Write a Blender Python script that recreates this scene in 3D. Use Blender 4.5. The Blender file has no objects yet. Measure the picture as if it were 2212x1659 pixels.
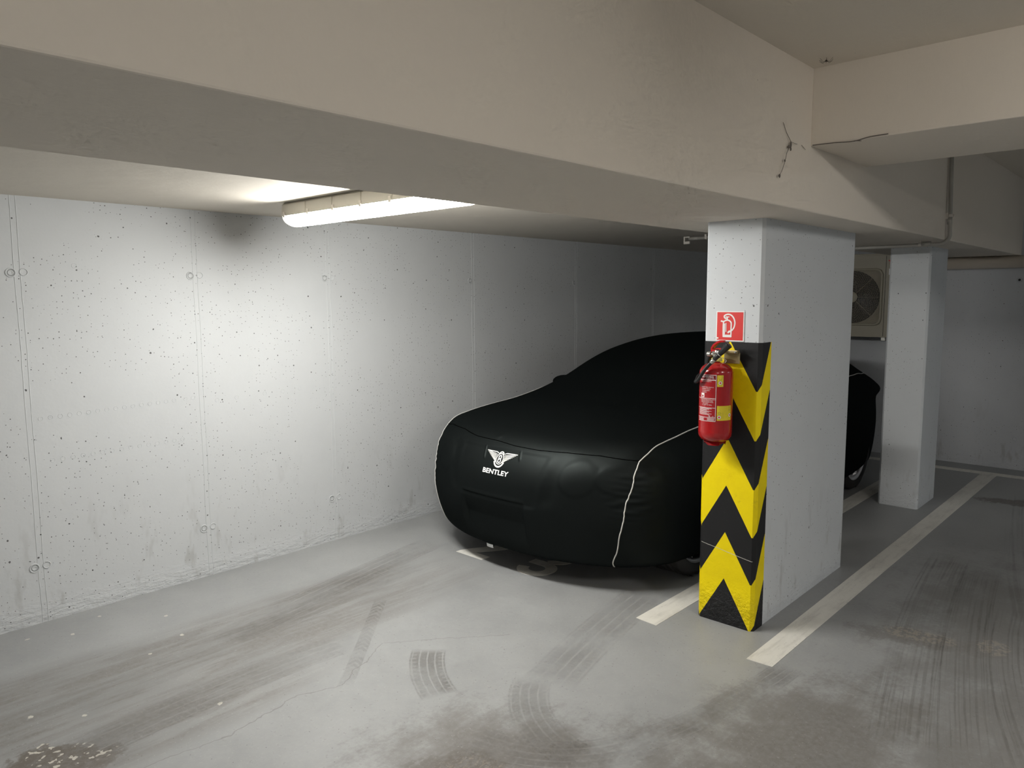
import bpy, bmesh, math, random
import numpy as np
from mathutils import Vector, Matrix
SC=bpy.context.scene; COL=SC.collection; PI=math.pi
random.seed(7)
# ---------------------------------------------------------------- camera
Rr=np.array([[ 0.678658621,-0.734431356,-0.005749729],
 [ 0.087932465, 0.073477624, 0.993412764],
 [ 0.729171007, 0.674693725,-0.114446582]])
FPX=1614.7847; CAMH=1.66
cam=bpy.data.cameras.new('camera'); co=bpy.data.objects.new('camera',cam); COL.objects.link(co)
cam.sensor_width=36; cam.lens=FPX/2212*36; cam.clip_start=.05; cam.clip_end=100
m=Matrix.Identity(4)
for i in range(3):
    m[i][0]=Rr[0][i]; m[i][1]=Rr[1][i]; m[i][2]=-Rr[2][i]
m[2][3]=CAMH
co.matrix_world=m; SC.camera=co
SC.view_settings.view_transform='Standard'; SC.view_settings.look='None'
SC.view_settings.gamma=1; SC.view_settings.use_curve_mapping=False
SC.view_settings.exposure=0
SC.cycles.max_bounces=6; SC.cycles.diffuse_bounces=4; SC.cycles.glossy_bounces=3; SC.cycles.transmission_bounces=3; SC.cycles.transparent_max_bounces=5
SC.cycles.caustics_reflective=False; SC.cycles.caustics_refractive=False; SC.cycles.use_adaptive_sampling=True; SC.cycles.adaptive_threshold=.07; SC.cycles.adaptive_min_samples=12
w=bpy.data.worlds.new('world'); SC.world=w; w.use_nodes=True
w.node_tree.nodes['Background'].inputs[0].default_value=(0,0,0,1)
w.node_tree.nodes['Background'].inputs[1].default_value=0
# ---------------------------------------------------------------- shader maths
class V:
    def __init__(s,nt,sock): s.nt=nt; s.k=sock
    def _m(s,op,*a,clamp=False):
        n=s.nt.nodes.new('ShaderNodeMath'); n.operation=op; n.use_clamp=clamp
        for i,x in enumerate((s,)+a):
            if isinstance(x,V): s.nt.links.new(x.k,n.inputs[i])
            else: n.inputs[i].default_value=float(x)
        return V(s.nt,n.outputs[0])
    def __add__(s,o): return s._m('ADD',o)
    __radd__=__add__
    def __mul__(s,o): return s._m('MULTIPLY',o)
    __rmul__=__mul__
    def __sub__(s,o): return s._m('SUBTRACT',o)
    def __rsub__(s,o): return s._m('MULTIPLY',-1.)._m('ADD',o)
    def __truediv__(s,o): return s._m('DIVIDE',o)
    def abs(s): return s._m('ABSOLUTE')
    def sqrt(s): return s._m('SQRT')
    def sin(s): return s._m('SINE')
    def frac(s): return s._m('FRACT')
    def floor(s): return s._m('FLOOR')
    def pp(s,p): return s._m('PINGPONG',p)
    def max(s,o): return s._m('MAXIMUM',o)
    def min(s,o): return s._m('MINIMUM',o)
    def gt(s,o): return s._m('GREATER_THAN',o)
    def lt(s,o): return s._m('LESS_THAN',o)
    def atan2(s,o): return s._m('ARCTAN2',o)
    def clamp(s): return s._m('ADD',0.,clamp=True)
    def ss(s,a,b):
        n=s.nt.nodes.new('ShaderNodeMapRange'); n.interpolation_type='SMOOTHSTEP'
        s.nt.links.new(s.k,n.inputs[0])
        n.inputs[1].default_value=min(a,b); n.inputs[2].default_value=max(a,b)
        n.inputs[3].default_value=0. if a<b else 1.; n.inputs[4].default_value=1. if a<b else 0.
        return V(s.nt,n.outputs[0])
class Mat:
    def __init__(s,name,color=(.5,.5,.5),rough=.5,metal=0.,**kw):
        s.m=bpy.data.materials.new(name); s.m.use_nodes=True; s.nt=s.m.node_tree
        s.b=s.nt.nodes['Principled BSDF']
        s.b.inputs['Base Color'].default_value=(*color,1); s.b.inputs['Roughness'].default_value=rough
        s.b.inputs['Metallic'].default_value=metal
        for k,v in kw.items(): s.b.inputs[k.replace('_',' ')].default_value=v
        s.color=color
    def pos(s):
        n=s.nt.nodes.new('ShaderNodeNewGeometry'); x=s.nt.nodes.new('ShaderNodeSeparateXYZ')
        s.nt.links.new(n.outputs['Position'],x.inputs[0]); s.P=n.outputs['Position']
        return [V(s.nt,x.outputs[i]) for i in range(3)]
    def vec(s,x,y,z):
        n=s.nt.nodes.new('ShaderNodeCombineXYZ')
        for i,v in enumerate((x,y,z)):
            if isinstance(v,V): s.nt.links.new(v.k,n.inputs[i])
            else: n.inputs[i].default_value=v
        return n.outputs[0]
    D2=False; VP=None
    def noise(s,scale,detail=4,rough=.55,vec=None,dist=0.):
        n=s.nt.nodes.new('ShaderNodeTexNoise'); n.noise_dimensions='2D' if s.D2 else '3D'; vec=vec if vec is not None else s.VP
        n.inputs['Scale'].default_value=scale
        n.inputs['Detail'].default_value=detail; n.inputs['Roughness'].default_value=rough
        n.inputs['Distortion'].default_value=dist
        s.nt.links.new(vec if vec is not None else s.P,n.inputs['Vector'])
        return V(s.nt,n.outputs['Fac'])
    def voro(s,scale,vec=None,feature='F1'):
        n=s.nt.nodes.new('ShaderNodeTexVoronoi'); n.voronoi_dimensions='2D' if s.D2 else '3D'; vec=vec if vec is not None else s.VP; n.feature=feature; n.inputs['Scale'].default_value=scale
        s.nt.links.new(vec if vec is not None else s.P,n.inputs['Vector'])
        sp=s.nt.nodes.new('ShaderNodeSeparateColor'); s.nt.links.new(n.outputs['Color'],sp.inputs[0])
        return V(s.nt,n.outputs['Distance']),V(s.nt,sp.outputs[0]),V(s.nt,sp.outputs[1])
    def mix(s,fac,a,b):
        n=s.nt.nodes.new('ShaderNodeMix'); n.data_type='RGBA'
        ins=[i for i in n.inputs if i.type=='RGBA']
        if isinstance(fac,V): s.nt.links.new(fac.k,n.inputs[0])
        else: n.inputs[0].default_value=fac
        for i,c in zip(ins,(a,b)):
            if isinstance(c,tuple): i.default_value=(*c,1)
            else: s.nt.links.new(c,i)
        return [o for o in n.outputs if o.type=='RGBA'][0]
    def col(s,c): s.nt.links.new(c,s.b.inputs['Base Color'])
    def rough(s,v): s.nt.links.new(v.k,s.b.inputs['Roughness'])
    def bump(s,h,strength=.3,dist=.01):
        n=s.nt.nodes.new('ShaderNodeBump'); n.inputs['Strength'].default_value=strength
        n.inputs['Distance'].default_value=dist; s.nt.links.new(h.k,n.inputs['Height'])
        s.nt.links.new(n.outputs[0],s.b.inputs['Normal'])
# ---------------------------------------------------------------- object helpers
def tag(o,label=None,cat=None,group=None,kind=None):
    if label: o['label']=label
    if cat: o['category']=cat
    if group: o['group']=group
    if kind: o['kind']=kind
    return o
def empty(name,loc,label=None,cat=None,group=None):
    o=bpy.data.objects.new(name,None); COL.objects.link(o); o.location=loc; o.empty_display_size=.1
    return tag(o,label,cat,group)
def link(name,me,mat,parent=None,smooth=False):
    o=bpy.data.objects.new(name,me); COL.objects.link(o)
    me.materials.append(mat.m if isinstance(mat,Mat) else mat)
    if parent is not None:
        o.parent=parent
        # meshes are written in world coordinates: bring them into the parent's space
        off=world_loc(parent); me.transform(Matrix.Translation(-off))
    if smooth:
        for p in me.polygons: p.use_smooth=True
    return o
def world_loc(o):
    v=Vector(o.location); p=o.parent
    while p is not None: v=v+Vector(p.location); p=p.parent
    return v
def B(): return bmesh.new()
def obj(name,bm,mat,parent=None,smooth=False,kind=None,label=None):
    me=bpy.data.meshes.new(name); bm.normal_update(); bm.to_mesh(me); bm.free()
    o=link(name,me,mat,parent,smooth); tag(o,label,None,None,kind); return o
def own(name,bm,mat,loc,label,cat,group=None,smooth=False):
    "a top-level thing that is one mesh, origin at loc"
    me=bpy.data.meshes.new(name); bm.normal_update(); bm.to_mesh(me); bm.free()
    me.transform(Matrix.Translation(-Vector(loc))); o=link(name,me,mat,None,smooth); o.location=loc
    return tag(o,label,cat,group)
def box(bm,x0,x1,y0,y1,z0,z1,bev=0,seg=2):
    r=bmesh.ops.create_cube(bm,size=1)['verts']
    for v in r: v.co=Vector(((x0+x1)/2+v.co.x*(x1-x0),(y0+y1)/2+v.co.y*(y1-y0),(z0+z1)/2+v.co.z*(z1-z0)))
    if bev:
        es=list({e for v in r for e in v.link_edges})
        bmesh.ops.bevel(bm,geom=es,offset=bev,segments=seg,affect='EDGES',profile=.5)
def frame_of(d):
    d=d.normalized(); up=Vector((0,0,1)) if abs(d.z)<.95 else Vector((1,0,0))
    a=d.cross(up).normalized(); return a,d.cross(a).normalized()
def tube(bm,pts,r,n=12,caps=True,closed=False):
    pts=[Vector(p) for p in pts]; N=len(pts); rs=r if isinstance(r,(list,tuple)) else [r]*N
    rings=[]; a0=None
    for i,p in enumerate(pts):
        if closed: d=pts[(i+1)%N]-pts[i-1]
        else: d=pts[min(i+1,N-1)]-pts[max(i-1,0)]
        d.normalize()
        if a0 is None: a,b=frame_of(d)
        else:
            a=(a0-d*a0.dot(d)).normalized(); b=d.cross(a)
        a0=a
        rings.append([bm.verts.new(p+a*math.cos(2*PI*k/n)*rs[i]+b*math.sin(2*PI*k/n)*rs[i]) for k in range(n)])
    for i in range(N if closed else N-1):
        A=rings[i]; C=rings[(i+1)%N]
        for k in range(n): bm.faces.new((A[k],A[(k+1)%n],C[(k+1)%n],C[k]))
    if caps and not closed:
        bm.faces.new(rings[0][::-1]); bm.faces.new(rings[-1])
def lathe(bm,prof,c,axis='z',n=48,closed_ends=True):
    c=Vector(c); rings=[]
    for r,h in prof:
        ring=[]
        for k in range(n):
            a=2*PI*k/n; u,v=r*math.cos(a),r*math.sin(a)
            ring.append(bm.verts.new(c+{'z':Vector((u,v,h)),'y':Vector((v,h,u)),'x':Vector((h,u,v))}[axis]))
        rings.append(ring)
    for A,C in zip(rings,rings[1:]):
        for k in range(n): bm.faces.new((A[k],A[(k+1)%n],C[(k+1)%n],C[k]))
    if closed_ends: bm.faces.new(rings[0][::-1]); bm.faces.new(rings[-1])
def poly(bm,pts):
    return bm.faces.new([bm.verts.new(Vector(p)) for p in pts])
def stroke2d(pts,w,closed=False):
    "outline quads (lists of 2D points) of a constant-width stroke"
    q=[]; P=[np.array(p,float) for p in pts]; n=len(P); L=[];R=[]
    for i in range(n):
        a=P[i-1] if (i>0 or closed) else P[i]; b=P[(i+1)%n] if (i<n-1 or closed) else P[i]
        d=b-a; d=d/np.hypot(*d); nn=np.array([-d[1],d[0]]); ww=(w[i] if isinstance(w,(list,tuple)) else w)/2
        L.append(P[i]+nn*ww); R.append(P[i]-nn*ww)
    for i in range(n if closed else n-1):
        j=(i+1)%n; q.append([L[i],R[i],R[j],L[j]])
    return q
def arc(cx,cy,rx,ry,a0,a1,n=16):
    return [(cx+rx*math.cos(math.radians(a0+(a1-a0)*i/n)),cy+ry*math.sin(math.radians(a0+(a1-a0)*i/n))) for i in range(n+1)]
def text_bm(s,size,bold=0.,spacing=1.,subdiv=0,align='LEFT'):
    "mesh of a text, in its local xy plane"
    c=bpy.data.curves.new('t','FONT'); c.body=s; c.size=size; c.offset=bold; c.space_character=spacing; c.align_x=align
    c.resolution_u=4; o=bpy.data.objects.new('t',c); COL.objects.link(o)
    bpy.context.view_layer.update()
    dg=bpy.context.evaluated_depsgraph_get(); me=bpy.data.meshes.new_from_object(o.evaluated_get(dg))
    bm=bmesh.new(); bm.from_mesh(me); bpy.data.objects.remove(o); bpy.data.curves.remove(c); bpy.data.meshes.remove(me)
    if subdiv: bmesh.ops.subdivide_edges(bm,edges=bm.edges[:],cuts=subdiv)
    return bm
# ---------------------------------------------------------------- materials
def concrete(name,base,pit=1.,dirt_z=True,rough=.75):
    M=Mat(name,base,rough); x,y,z=M.pos(); M.D2=True; M.VP=M.vec(x+y*1.31,z,0.)
    n1=M.noise(1.3,2,.6); n2=M.noise(9,3,.65); n3=M.noise(60,1,.6)
    clus=M.noise(2.2,1,.5)
    d1,c1,e1=M.voro(17); d2,c2,e2=M.voro(38); d3,c3,e3=M.voro(8)
    wob=(n3-.5)*.09
    p1=(d1+wob*.6).lt(e1*.034+.014)*c1.gt(1-.42*pit)*clus.gt(.38)
    p2=(d2+wob).lt(e2*.065+.034)*c2.gt(1-.36*pit)*clus.gt(.41)
    p3=(d3+wob*.7).lt(e3*.018+.020)*c3.gt(1-.28*pit)
    pits=p1.max(p2).max(p3)
    v=(n1-.5)*.10+(n2-.5)*.05
    lo=tuple(c*.88 for c in base); hi=tuple(min(1,c*1.08) for c in base)
    c=M.mix((v*4+.5).clamp(),lo,hi)
    if dirt_z:
        sm=M.noise(5,3,.7,M.vec((x+y)*1.6,z*.55,0.)).ss(.57,.74)*z.ss(.80,.05)
        c=M.mix(sm*.36,c,(.27,.26,.24))
    c=M.mix(pits*.92,c,(.06,.06,.06))
    M.col(c)
    h=n2*.25+n3*.10
    if dirt_z: h=h+M.noise(14,3,.7,M.vec(x+y,z*2.5,0.))*z.ss(.15,.02)*4
    M.bump(h,.35,.006); return M
M_wall=concrete('painted_formwork_concrete',(.57,.585,.595))
M_pillar=concrete('painted_pillar_concrete',(.655,.680,.700),.55)
M_back=concrete('painted_back_wall',(.585,.60,.625),.5)
def plaster(name,base):
    M=Mat(name,base,.8); x,y,z=M.pos()
    n1=M.noise(.9,2,.6); n2=M.noise(30,2,.6,M.vec(x,y*3,z)); d,c,e=M.voro(9)
    sp=(d+(M.noise(80,2)-.5)*.03).lt(.018)*c.gt(.82)
    cc=M.mix(((n1-.5)*.8+(n2-.5)*.25+.5).clamp(),tuple(k*.93 for k in base),tuple(k*1.05 for k in base))
    cc=M.mix(sp*.7,cc,(.15,.13,.11)); M.col(cc); M.bump(n2*.6+M.noise(6,1)*1.5,.25,.006); return M
M_beam=plaster('warm_white_beam_paint',(.765,.70,.612))
M_ceil=plaster('warm_white_ceiling_paint',(.73,.675,.59))
def floor_mat():
    M=Mat('grey_epoxy_floor',(.33,.335,.335),.4); x,y,z=M.pos(); M.D2=True; M.VP=M.vec(x,y,0.)
    n1=M.noise(.8,2,.6); n2=M.noise(4,4,.65); n3=M.noise(40,2,.7); st=M.noise(2.5,4,.7,M.vec(x*.5,y*4,0.))
    base=M.mix(((n1-.5)*1.6+(n2-.5)*.9+(n3-.5)*.35+.5).clamp(),(.262,.266,.266),(.345,.350,.348))
    dirt=None
    def add(v):
        nonlocal dirt
        dirt=v if dirt is None else dirt.max(v)
    def blob(cx,cy,rx,ry,ang,k=1.,soft=.55):
        c,s=math.cos(math.radians(ang)),math.sin(math.radians(ang))
        u=((x-cx)*c+(y-cy)*s)/rx; v=((y-cy)*c-(x-cx)*s)/ry
        r=(u*u+v*v).sqrt()+(n2-.5)*1.7+(n3-.5)*.7+(st-.5)*.8
        return r.ss(1.25,1.25-soft)*k
    # broad dull band of old tyre marks along the bay
    wide=(y-3.36+(n1-.5)*.3).abs().ss(.46,.22)*x.ss(.2,.6)*x.ss(3.5,2.2)
    add(wide*(st.ss(.35,.62)*.30+.26))
    wide2=(y-2.92-(x-1.4)*.10+(n1-.5)*.2).abs().ss(.26,.08)*x.ss(2.0,1.45)
    add(wide2*(st.ss(.35,.65)*.35+.22))
    add(blob(1.86,1.78,.52,.30,-50,.72,1.0)); add(blob(1.70,1.76,.30,.22,-50,1.0,.9))
    add(blob(.72,2.97,.20,.11,-50,1.,.5)); add(blob(2.55,1.00,.90,.38,-14,.66,.9))
    add(blob(3.3,.45,.9,.40,15,.45,1.1)); add(blob(1.05,3.02,.13,.06,-50,.5))
    add(blob(3.9,.86,.30,.12,-75,.55,.6)); add(blob(7.05,.98,.12,.30,10,.7,.5))
    add(blob(2.9,.3,.9,.6,0,.5,1.)); add(blob(4.2,.7,1.2,.45,10,.4,1.))
    grit=n3.gt(.70)*n1.gt(.45)
    c=M.mix((dirt*(n3*.9+.55)*(.7+.5*n2)).clamp()*.93,base,(.118,.100,.082))
    # worn-through paint spots
    d,cc,e=M.voro(5.2,M.vec(x,y,0.)); worn=((d+(n3-.5)*.12).lt(.05)*cc.gt(.72)*x.lt(1.7)*y.gt(2.5))
    worn2=blob(3.93,.90,.16,.07,-75,1.,.2)*n3.gt(.5); worn3=blob(4.02,.62,.07,.05,0,1.,.2)*n3.gt(.48)
    w4=blob(.76,2.99,.13,.06,-50,1.,.2)*M.noise(26,2,.6).gt(.60)
    worn5=blob(1.72,1.74,.13,.08,-55,1.,.3)*M.noise(34,2,.75,M.vec(x*.9+y*.3,y*2.4,0.)).ss(.55,.62)*.7
    c=M.mix(worn.max(w4)*.75,c,(.60,.57,.50)); c=M.mix(worn2.max(worn3)*.5,c,(.42,.37,.31)); c=M.mix(worn5*.4,c,(.36,.31,.24))
    # fine speckle
    sd,sc,se=M.voro(24,M.vec(x,y,0.)); c=M.mix((sd.lt(.05)*sc.gt(.86))*.7,c,(.10,.09,.08))
    # hairline cracks
    crk=None; W=(n2-.5)*.09
    P=[(2.59,2.42),(2.11,2.81),(1.74,2.63),(1.57,2.71),(1.24,2.62),(.93,2.67)]
    for (ax,ay),(bx,by) in zip(P,P[1:]):
        L=math.hypot(bx-ax,by-ay); ux,uy=(bx-ax)/L,(by-ay)/L
        al=(x-ax)*ux+(y-ay)*uy; pe=((y-ay)*ux-(x-ax)*uy+W).abs()
        q=pe.ss(.0035,.0015)*al.gt(0)*al.lt(L); crk=q if crk is None else crk.max(q)
    c=M.mix(crk*.5,c,(.16,.15,.14)); M.col(c)
    c=M.mix(grit*.25,c,(.17,.16,.15)); c=M.mix(M.noise(75,2,.75).ss(.66,.74)*.22,c,(.52,.51,.49))
    M.col(c)
    M.rough(n2*.14+.34+dirt.clamp()*.25); M.bump(n3,.10,.002); return M
M_floor=floor_mat()
def line_mat():
    M=Mat('white_floor_paint',(.70,.68,.63),.5); x,y,z=M.pos(); M.D2=True; M.VP=M.vec(x,y,0.)
    n=M.noise(5,5,.65); n3=M.noise(45,4,.7); s=M.noise(3,5,.7,M.vec(x*1.2,y*8,0.))
    c=M.mix((s.ss(.45,.75)*.5+n.ss(.45,.8)*.35).clamp(),(.74,.72,.66),(.50,.48,.44))
    c=M.mix(n3.ss(.66,.72)*.4,c,(.35,.34,.32)); M.col(c); M.bump(n3,.15,.003); return M
M_line=line_mat()
def hazard():
    M=Mat('black_yellow_hazard_paint',(.8,.6,0),.5,0.,Specular_IOR_Level=.3); x,y,z=M.pos()
    g1=(y-1.70).abs()/.14               # across the front face
    g2=1-((x-3.415)/.105).clamp()       # along the side face
    front=x.lt(3.4165); 
    g=front*g1+(1-front)*g2
    g=g.min(1.0)
    h=(z+g*.2415-.2385)/.4830
    wob=(M.noise(35,3)-.5)*.006
    yel=(h+wob+10).frac().lt(.5)
    n=M.noise(7,5,.7); n3=M.noise(50,4,.7)
    yc=M.mix(n.ss(.4,.75)*.5,(.93,.73,.001),(.84,.63,.002))
    yc=M.mix(M.noise(11,5,.75).ss(.62,.70)*.25,yc,(.45,.33,.02))
    bc=M.mix(n3.ss(.62,.75)*.5,(.016,.016,.017),(.045,.045,.045))
    c=M.mix(yel,bc,yc)
    # a scratch across the front
    sc=((z-.405+(1.84-y)*.30*0-(y-1.84)*.16+(n-.5)*.01).abs()).lt(.0016)
    c=M.mix(sc*x.lt(3.4165)*.8,c,(.55,.53,.48)); M.col(c)
    M.bump(n3*.2+n*.3+M.noise(24,4,.75)*z.ss(.24,.05)*9,.5,.008); return M
M_haz=hazard()
def cover():
    M=Mat('black_stretch_fabric',(.0012,.0015,.0016),.5); x,y,z=M.pos(); nt=M.nt; n=M.noise(3,1,.5)
    bp=nt.nodes.new('ShaderNodeBump'); bp.inputs['Strength'].default_value=.25; bp.inputs['Distance'].default_value=.01; nt.links.new(n.k,bp.inputs['Height'])
    df=nt.nodes.new('ShaderNodeBsdfDiffuse'); df.inputs['Color'].default_value=(.0014,.0019,.0020,1); df.inputs['Roughness'].default_value=.8
    gl=nt.nodes.new('ShaderNodeBsdfGlossy'); gl.inputs['Color'].default_value=(.0175,.0200,.0195,1); gl.inputs['Roughness'].default_value=.53
    ad=nt.nodes.new('ShaderNodeAddShader'); out=nt.nodes['Material Output']
    for k in (df,gl): nt.links.new(bp.outputs[0],k.inputs['Normal'])
    nt.links.new(df.outputs[0],ad.inputs[0]); nt.links.new(gl.outputs[0],ad.inputs[1]); nt.links.new(ad.outputs[0],out.inputs['Surface'])
    nt.nodes.remove(M.b); return M
M_cover=cover()
def simple(name,c,rough=.5,metal=0.,var=.08,scale=12,bump=0.,**kw):
    M=Mat(name,c,rough,metal,**kw); x,y,z=M.pos(); n=M.noise(scale,2,.6)
    M.col(M.mix(n,tuple(k*(1-var) for k in c),tuple(min(1,k*(1+var)) for k in c)))
    if bump: M.bump(n,bump,.003)
    return M
M_piping=simple('silver_piping_cord',(.62,.61,.58),.5)
M_seam=simple('black_seam_thread',(.001,.001,.001),1.,Specular_IOR_Level=0.)
M_white=simple('white_print',(.86,.86,.84),.5,0,.02)
M_silver=simple('silver_print',(.80,.79,.74),.4,0,.06,60)
M_ink=simple('black_print',(.012,.012,.012),.5)
M_tyre=simple('tyre_rubber',(.022,.021,.020),.75,0,.2,30,.2)
M_rim=simple('polished_rim_metal',(.55,.55,.56),.28,1.)
M_under=simple('dark_car_underbody',(.012,.012,.012),.8)
M_red=simple('gloss_red_enamel',(.40,.010,.012),.22,0,.05,8,0.,Coat_Weight=.6,Coat_Roughness=.08)
M_redl=simple('red_printed_label',(.36,.014,.018),.32)
M_redd=simple('dark_red_label_heading',(.20,.008,.014),.35)
M_redp=simple('red_plastic_lever',(.55,.015,.02),.3)
M_redn=simple('red_sign_print',(.72,.045,.04),.4,0,.03)
M_black=simple('black_rubber_hose',(.012,.012,.012),.38)
M_brass=simple('brass_plated_steel',(.48,.40,.22),.38,.8,.15,20)
M_steel=simple('zinc_plated_steel',(.55,.54,.50),.30,.9,.12,25)
M_yel=simple('yellow_label_paper',(.82,.66,.03),.5,0,.03)
M_cap=simple('pale_yellow_plastic',(.75,.72,.22),.4)
M_pvc=simple('grey_pvc_conduit',(.40,.385,.35),.45)
M_clip=simple('pale_conduit_clip',(.66,.62,.56),.5)
M_pipe=simple('cream_pvc_drain_pipe',(.82,.74,.64),.18,0,.05,6)
M_ac=simple('beige_painted_steel',(.42,.385,.30),.45,0,.04,5)
M_acd=simple('fan_shade_joint_black',(.010,.010,.010),.6)
M_fan=simple('glossy_black_fan_blade',(.02,.02,.02),.15)
M_grille=simple('beige_wire_grille',(.55,.49,.39),.4)
M_lamp=simple('grey_lamp_housing',(.50,.48,.42),.5,0,.04,9)
M_web=simple('grey_cobweb',(.16,.14,.12),.9)
M_spider=simple('brown_spider_body',(.05,.04,.03),.8)
def emis(name,c,st):
    M=Mat(name,(.8,.8,.8),.3); M.b.inputs['Emission Color'].default_value=(*c,1); M.b.inputs['Emission Strength'].default_value=st; return M
M_tube=emis('lit_lamp_diffuser_cool',(1.0,.99,.95),98)
M_tube2=emis('lit_lamp_diffuser_warm',(1.0,.965,.915),78)
M_tube3=emis('lit_lamp_diffuser_daylight',(.86,.94,1.0),46)
M_endcap=Mat('clear_diffuser_end',(.75,.75,.70),.25); M_endcap.b.inputs['Transmission Weight'].default_value=.3
M_endcap.b.inputs['Emission Color'].default_value=(1,.98,.92,1); M_endcap.b.inputs['Emission Strength'].default_value=.45

def track_mat(name,mode):
    M=Mat(name,(.17,.15,.13),.7); x,y,z=M.pos()
    n=M.nt.nodes.new('ShaderNodeUVMap'); sp=M.nt.nodes.new('ShaderNodeSeparateXYZ'); M.nt.links.new(n.outputs[0],sp.inputs[0])
    sa,t0=V(M.nt,sp.outputs[0]),V(M.nt,sp.outputs[1]); at=M.nt.nodes.new('ShaderNodeAttribute'); at.attribute_name='fade'
    ln=V(M.nt,at.outputs['Fac']); n2=M.noise(4,5,.65); n3=M.noise(45,4,.7); t=t0+(n2-.5)*.08
    if mode==0:
        pat=(t*2.4).pp(.5).ss(.05,.13)*((sa*30).frac().gt(.20).max(t.abs().lt(.60)))
    elif mode==1: pat=((sa*24)+(t.abs()*1.1)).frac().gt(.35)
    else: pat=M.noise(1,3,.6,M.vec(sa*.5,t*8,0.)).ss(.46,.60)
    fade=M.noise(2.6,4,.6).ss(.34,.62)*.75+.2
    msk=ln*fade*t.abs().ss(1.0,.90)*(n3.ss(.2,.6)*.5+.5)
    M.col(M.mix(pat,(.44,.435,.42),(.165,.147,.128)))
    al=(msk*(pat*.36+(1-pat)*(.34 if mode<2 else 0.))).clamp()
    M.nt.links.new(al.k,M.b.inputs['Alpha']); M.m.surface_render_method='DITHERED'; return M
M_track=[track_mat('dusty_tyre_print_%s'%k,i) for i,k in enumerate(('ribbed','zigzag','streaked'))]
# ---------------------------------------------------------------- shell
XB=8.398; YW=4.314; X0=-6.0; YR=-6.0
ZL=2.172; ZM=2.62; ZR=2.70; ZB=2.025; ZX=2.30; BY0,BY1=1.300,2.140
def st(name,args,mat,bev=0):
    b=B(); box(b,*args,bev); return tag(obj(name,b,mat),kind='structure')
fl=st('floor',(X0-.2,XB+.2,YR-.2,YW+.2,-.2,0),M_floor)
wl=st('wall_left',(X0-.2,XB+.2,YW,YW+.25,0,3.0),M_wall)
wb=st('wall_back',(XB,XB+.25,YR-.2,YW,0,3.0),M_back)
wr=st('wall_right',(X0-.2,XB,YR-.25,YR,0,3.0),M_wall)
wf=st('wall_front',(X0-.25,X0,YR,YW,0,3.0),M_wall)
st('ceiling',(X0-.2,XB+.25,BY1-.05,YW+.2,ZL,ZL+.3),M_ceil)
st('ceiling',(X0-.2,3.6,YR-.2,BY0+.05,ZM,ZM+.3),M_ceil)
st('ceiling',(3.6,XB+.25,YR-.2,BY0+.05,ZR,ZR+.3),M_ceil)
st('trim_1',(X0,XB,BY0,BY1,ZB,3.0),M_beam,.006)
st('trim_2',(3.306,4.03,YR,BY0+.004,ZX,3.0),M_beam,.006)
# formwork joints and tie holes of the left wall
rnd=random.Random(3)
for sx in (-2.5,-1.6,-.7,.19,1.08,1.967,2.865,4.209,5.545,6.872,8.2):
    for dx in (-.013,.013):
        b=B(); zs=np.linspace(0.0,ZL,60)
        for s in (-1,1):
            pass
        L=[];Rr_=[];T=[]
        for z in zs:
            wv=.0014*math.sin(z*9+sx*7)+rnd.uniform(-.0007,.0007); hw=.0034+rnd.uniform(-.0006,.0012)
            L.append(b.verts.new((sx+dx+wv-hw,YW+.001,z))); T.append(b.verts.new((sx+dx+wv,YW-.0013-rnd.uniform(0,.0006),z))); Rr_.append(b.verts.new((sx+dx+wv+hw,YW+.001,z)))
        for i in range(len(zs)-1):
            b.faces.new((L[i],T[i],T[i+1],L[i+1])); b.faces.new((T[i],Rr_[i],Rr_[i+1],T[i+1]))
        obj('formwork_joint',b,M_wall,wl)
M_hole=simple('tie_hole_shade_grey',(.30,.31,.31),.9)
M_holed=simple('tie_hole_shade_black',(.02,.02,.02),.9)
def tie(cx,z,r,kind,wall,nrm,mat):
    # raised ring round a shallow cup; a flat dark disc paints in the shade of the hole
    b=B()
    q_=1. if r>.015 else .35
    prof=[(r*1.15,-.001),(r*1.08,.003*q_),(r*.95,.0035*q_),(r*.85,.0008*q_)]
    if kind: prof+=[(r*.66,-.0004),(r*.55,.002),(r*.42,.0022),(r*.34,.0004)]
    rings=[]
    for rr,h in prof:
        ring=[]
        for k in range(28):
            a=2*PI*k/28; u,v=rr*math.cos(a),rr*math.sin(a)
            ring.append(b.verts.new((cx+u,YW-h,z+v) if nrm=='y' else (XB-h,cx+u,z+v)))
        rings.append(ring)
    for A,C in zip(rings,rings[1:]):
        for k in range(28): b.faces.new((A[k],A[(k+1)%28],C[(k+1)%28],C[k]))
    b.faces.new(rings[-1])
    o=obj('tie_hole_ring',b,mat,wall)
    if kind:
        b=B(); rr=r*(.80 if kind==1 else .5)
        vs=[b.verts.new((cx+rr*math.cos(2*PI*k/24)+(.1*r),YW-.0038*(kind==2)-.0012,z+rr*math.sin(2*PI*k/24)) if nrm=='y' else (XB-.004,cx+rr*math.cos(2*PI*k/24),z+rr*math.sin(2*PI*k/24))) for k in range(24)]
        inner=[b.verts.new(v.co+((Vector((cx,v.co.y,z)) if nrm=='y' else Vector((v.co.x,cx,z)))-v.co)*(.35 if kind==1 else 1.)) for v in vs]
        for k in range(24): b.faces.new((vs[k],vs[(k+1)%24],inner[(k+1)%24],inner[k]))
        bmesh.ops.remove_doubles(b,verts=b.verts[:],dist=1e-6)
        obj('tie_hole_shade',b,M_hole if kind==1 else M_holed,o)
for sx in (.19,1.08,1.967,2.865,4.209,5.545,6.872):
    for z in (1.797,.297):
        if sx>4 and z<1: continue
        tie(sx-.030,z,.021,1,wl,'y',M_wall)
        if sx<4: tie(sx+.026,z+.004,.017,0,wl,'y',M_wall)
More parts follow.
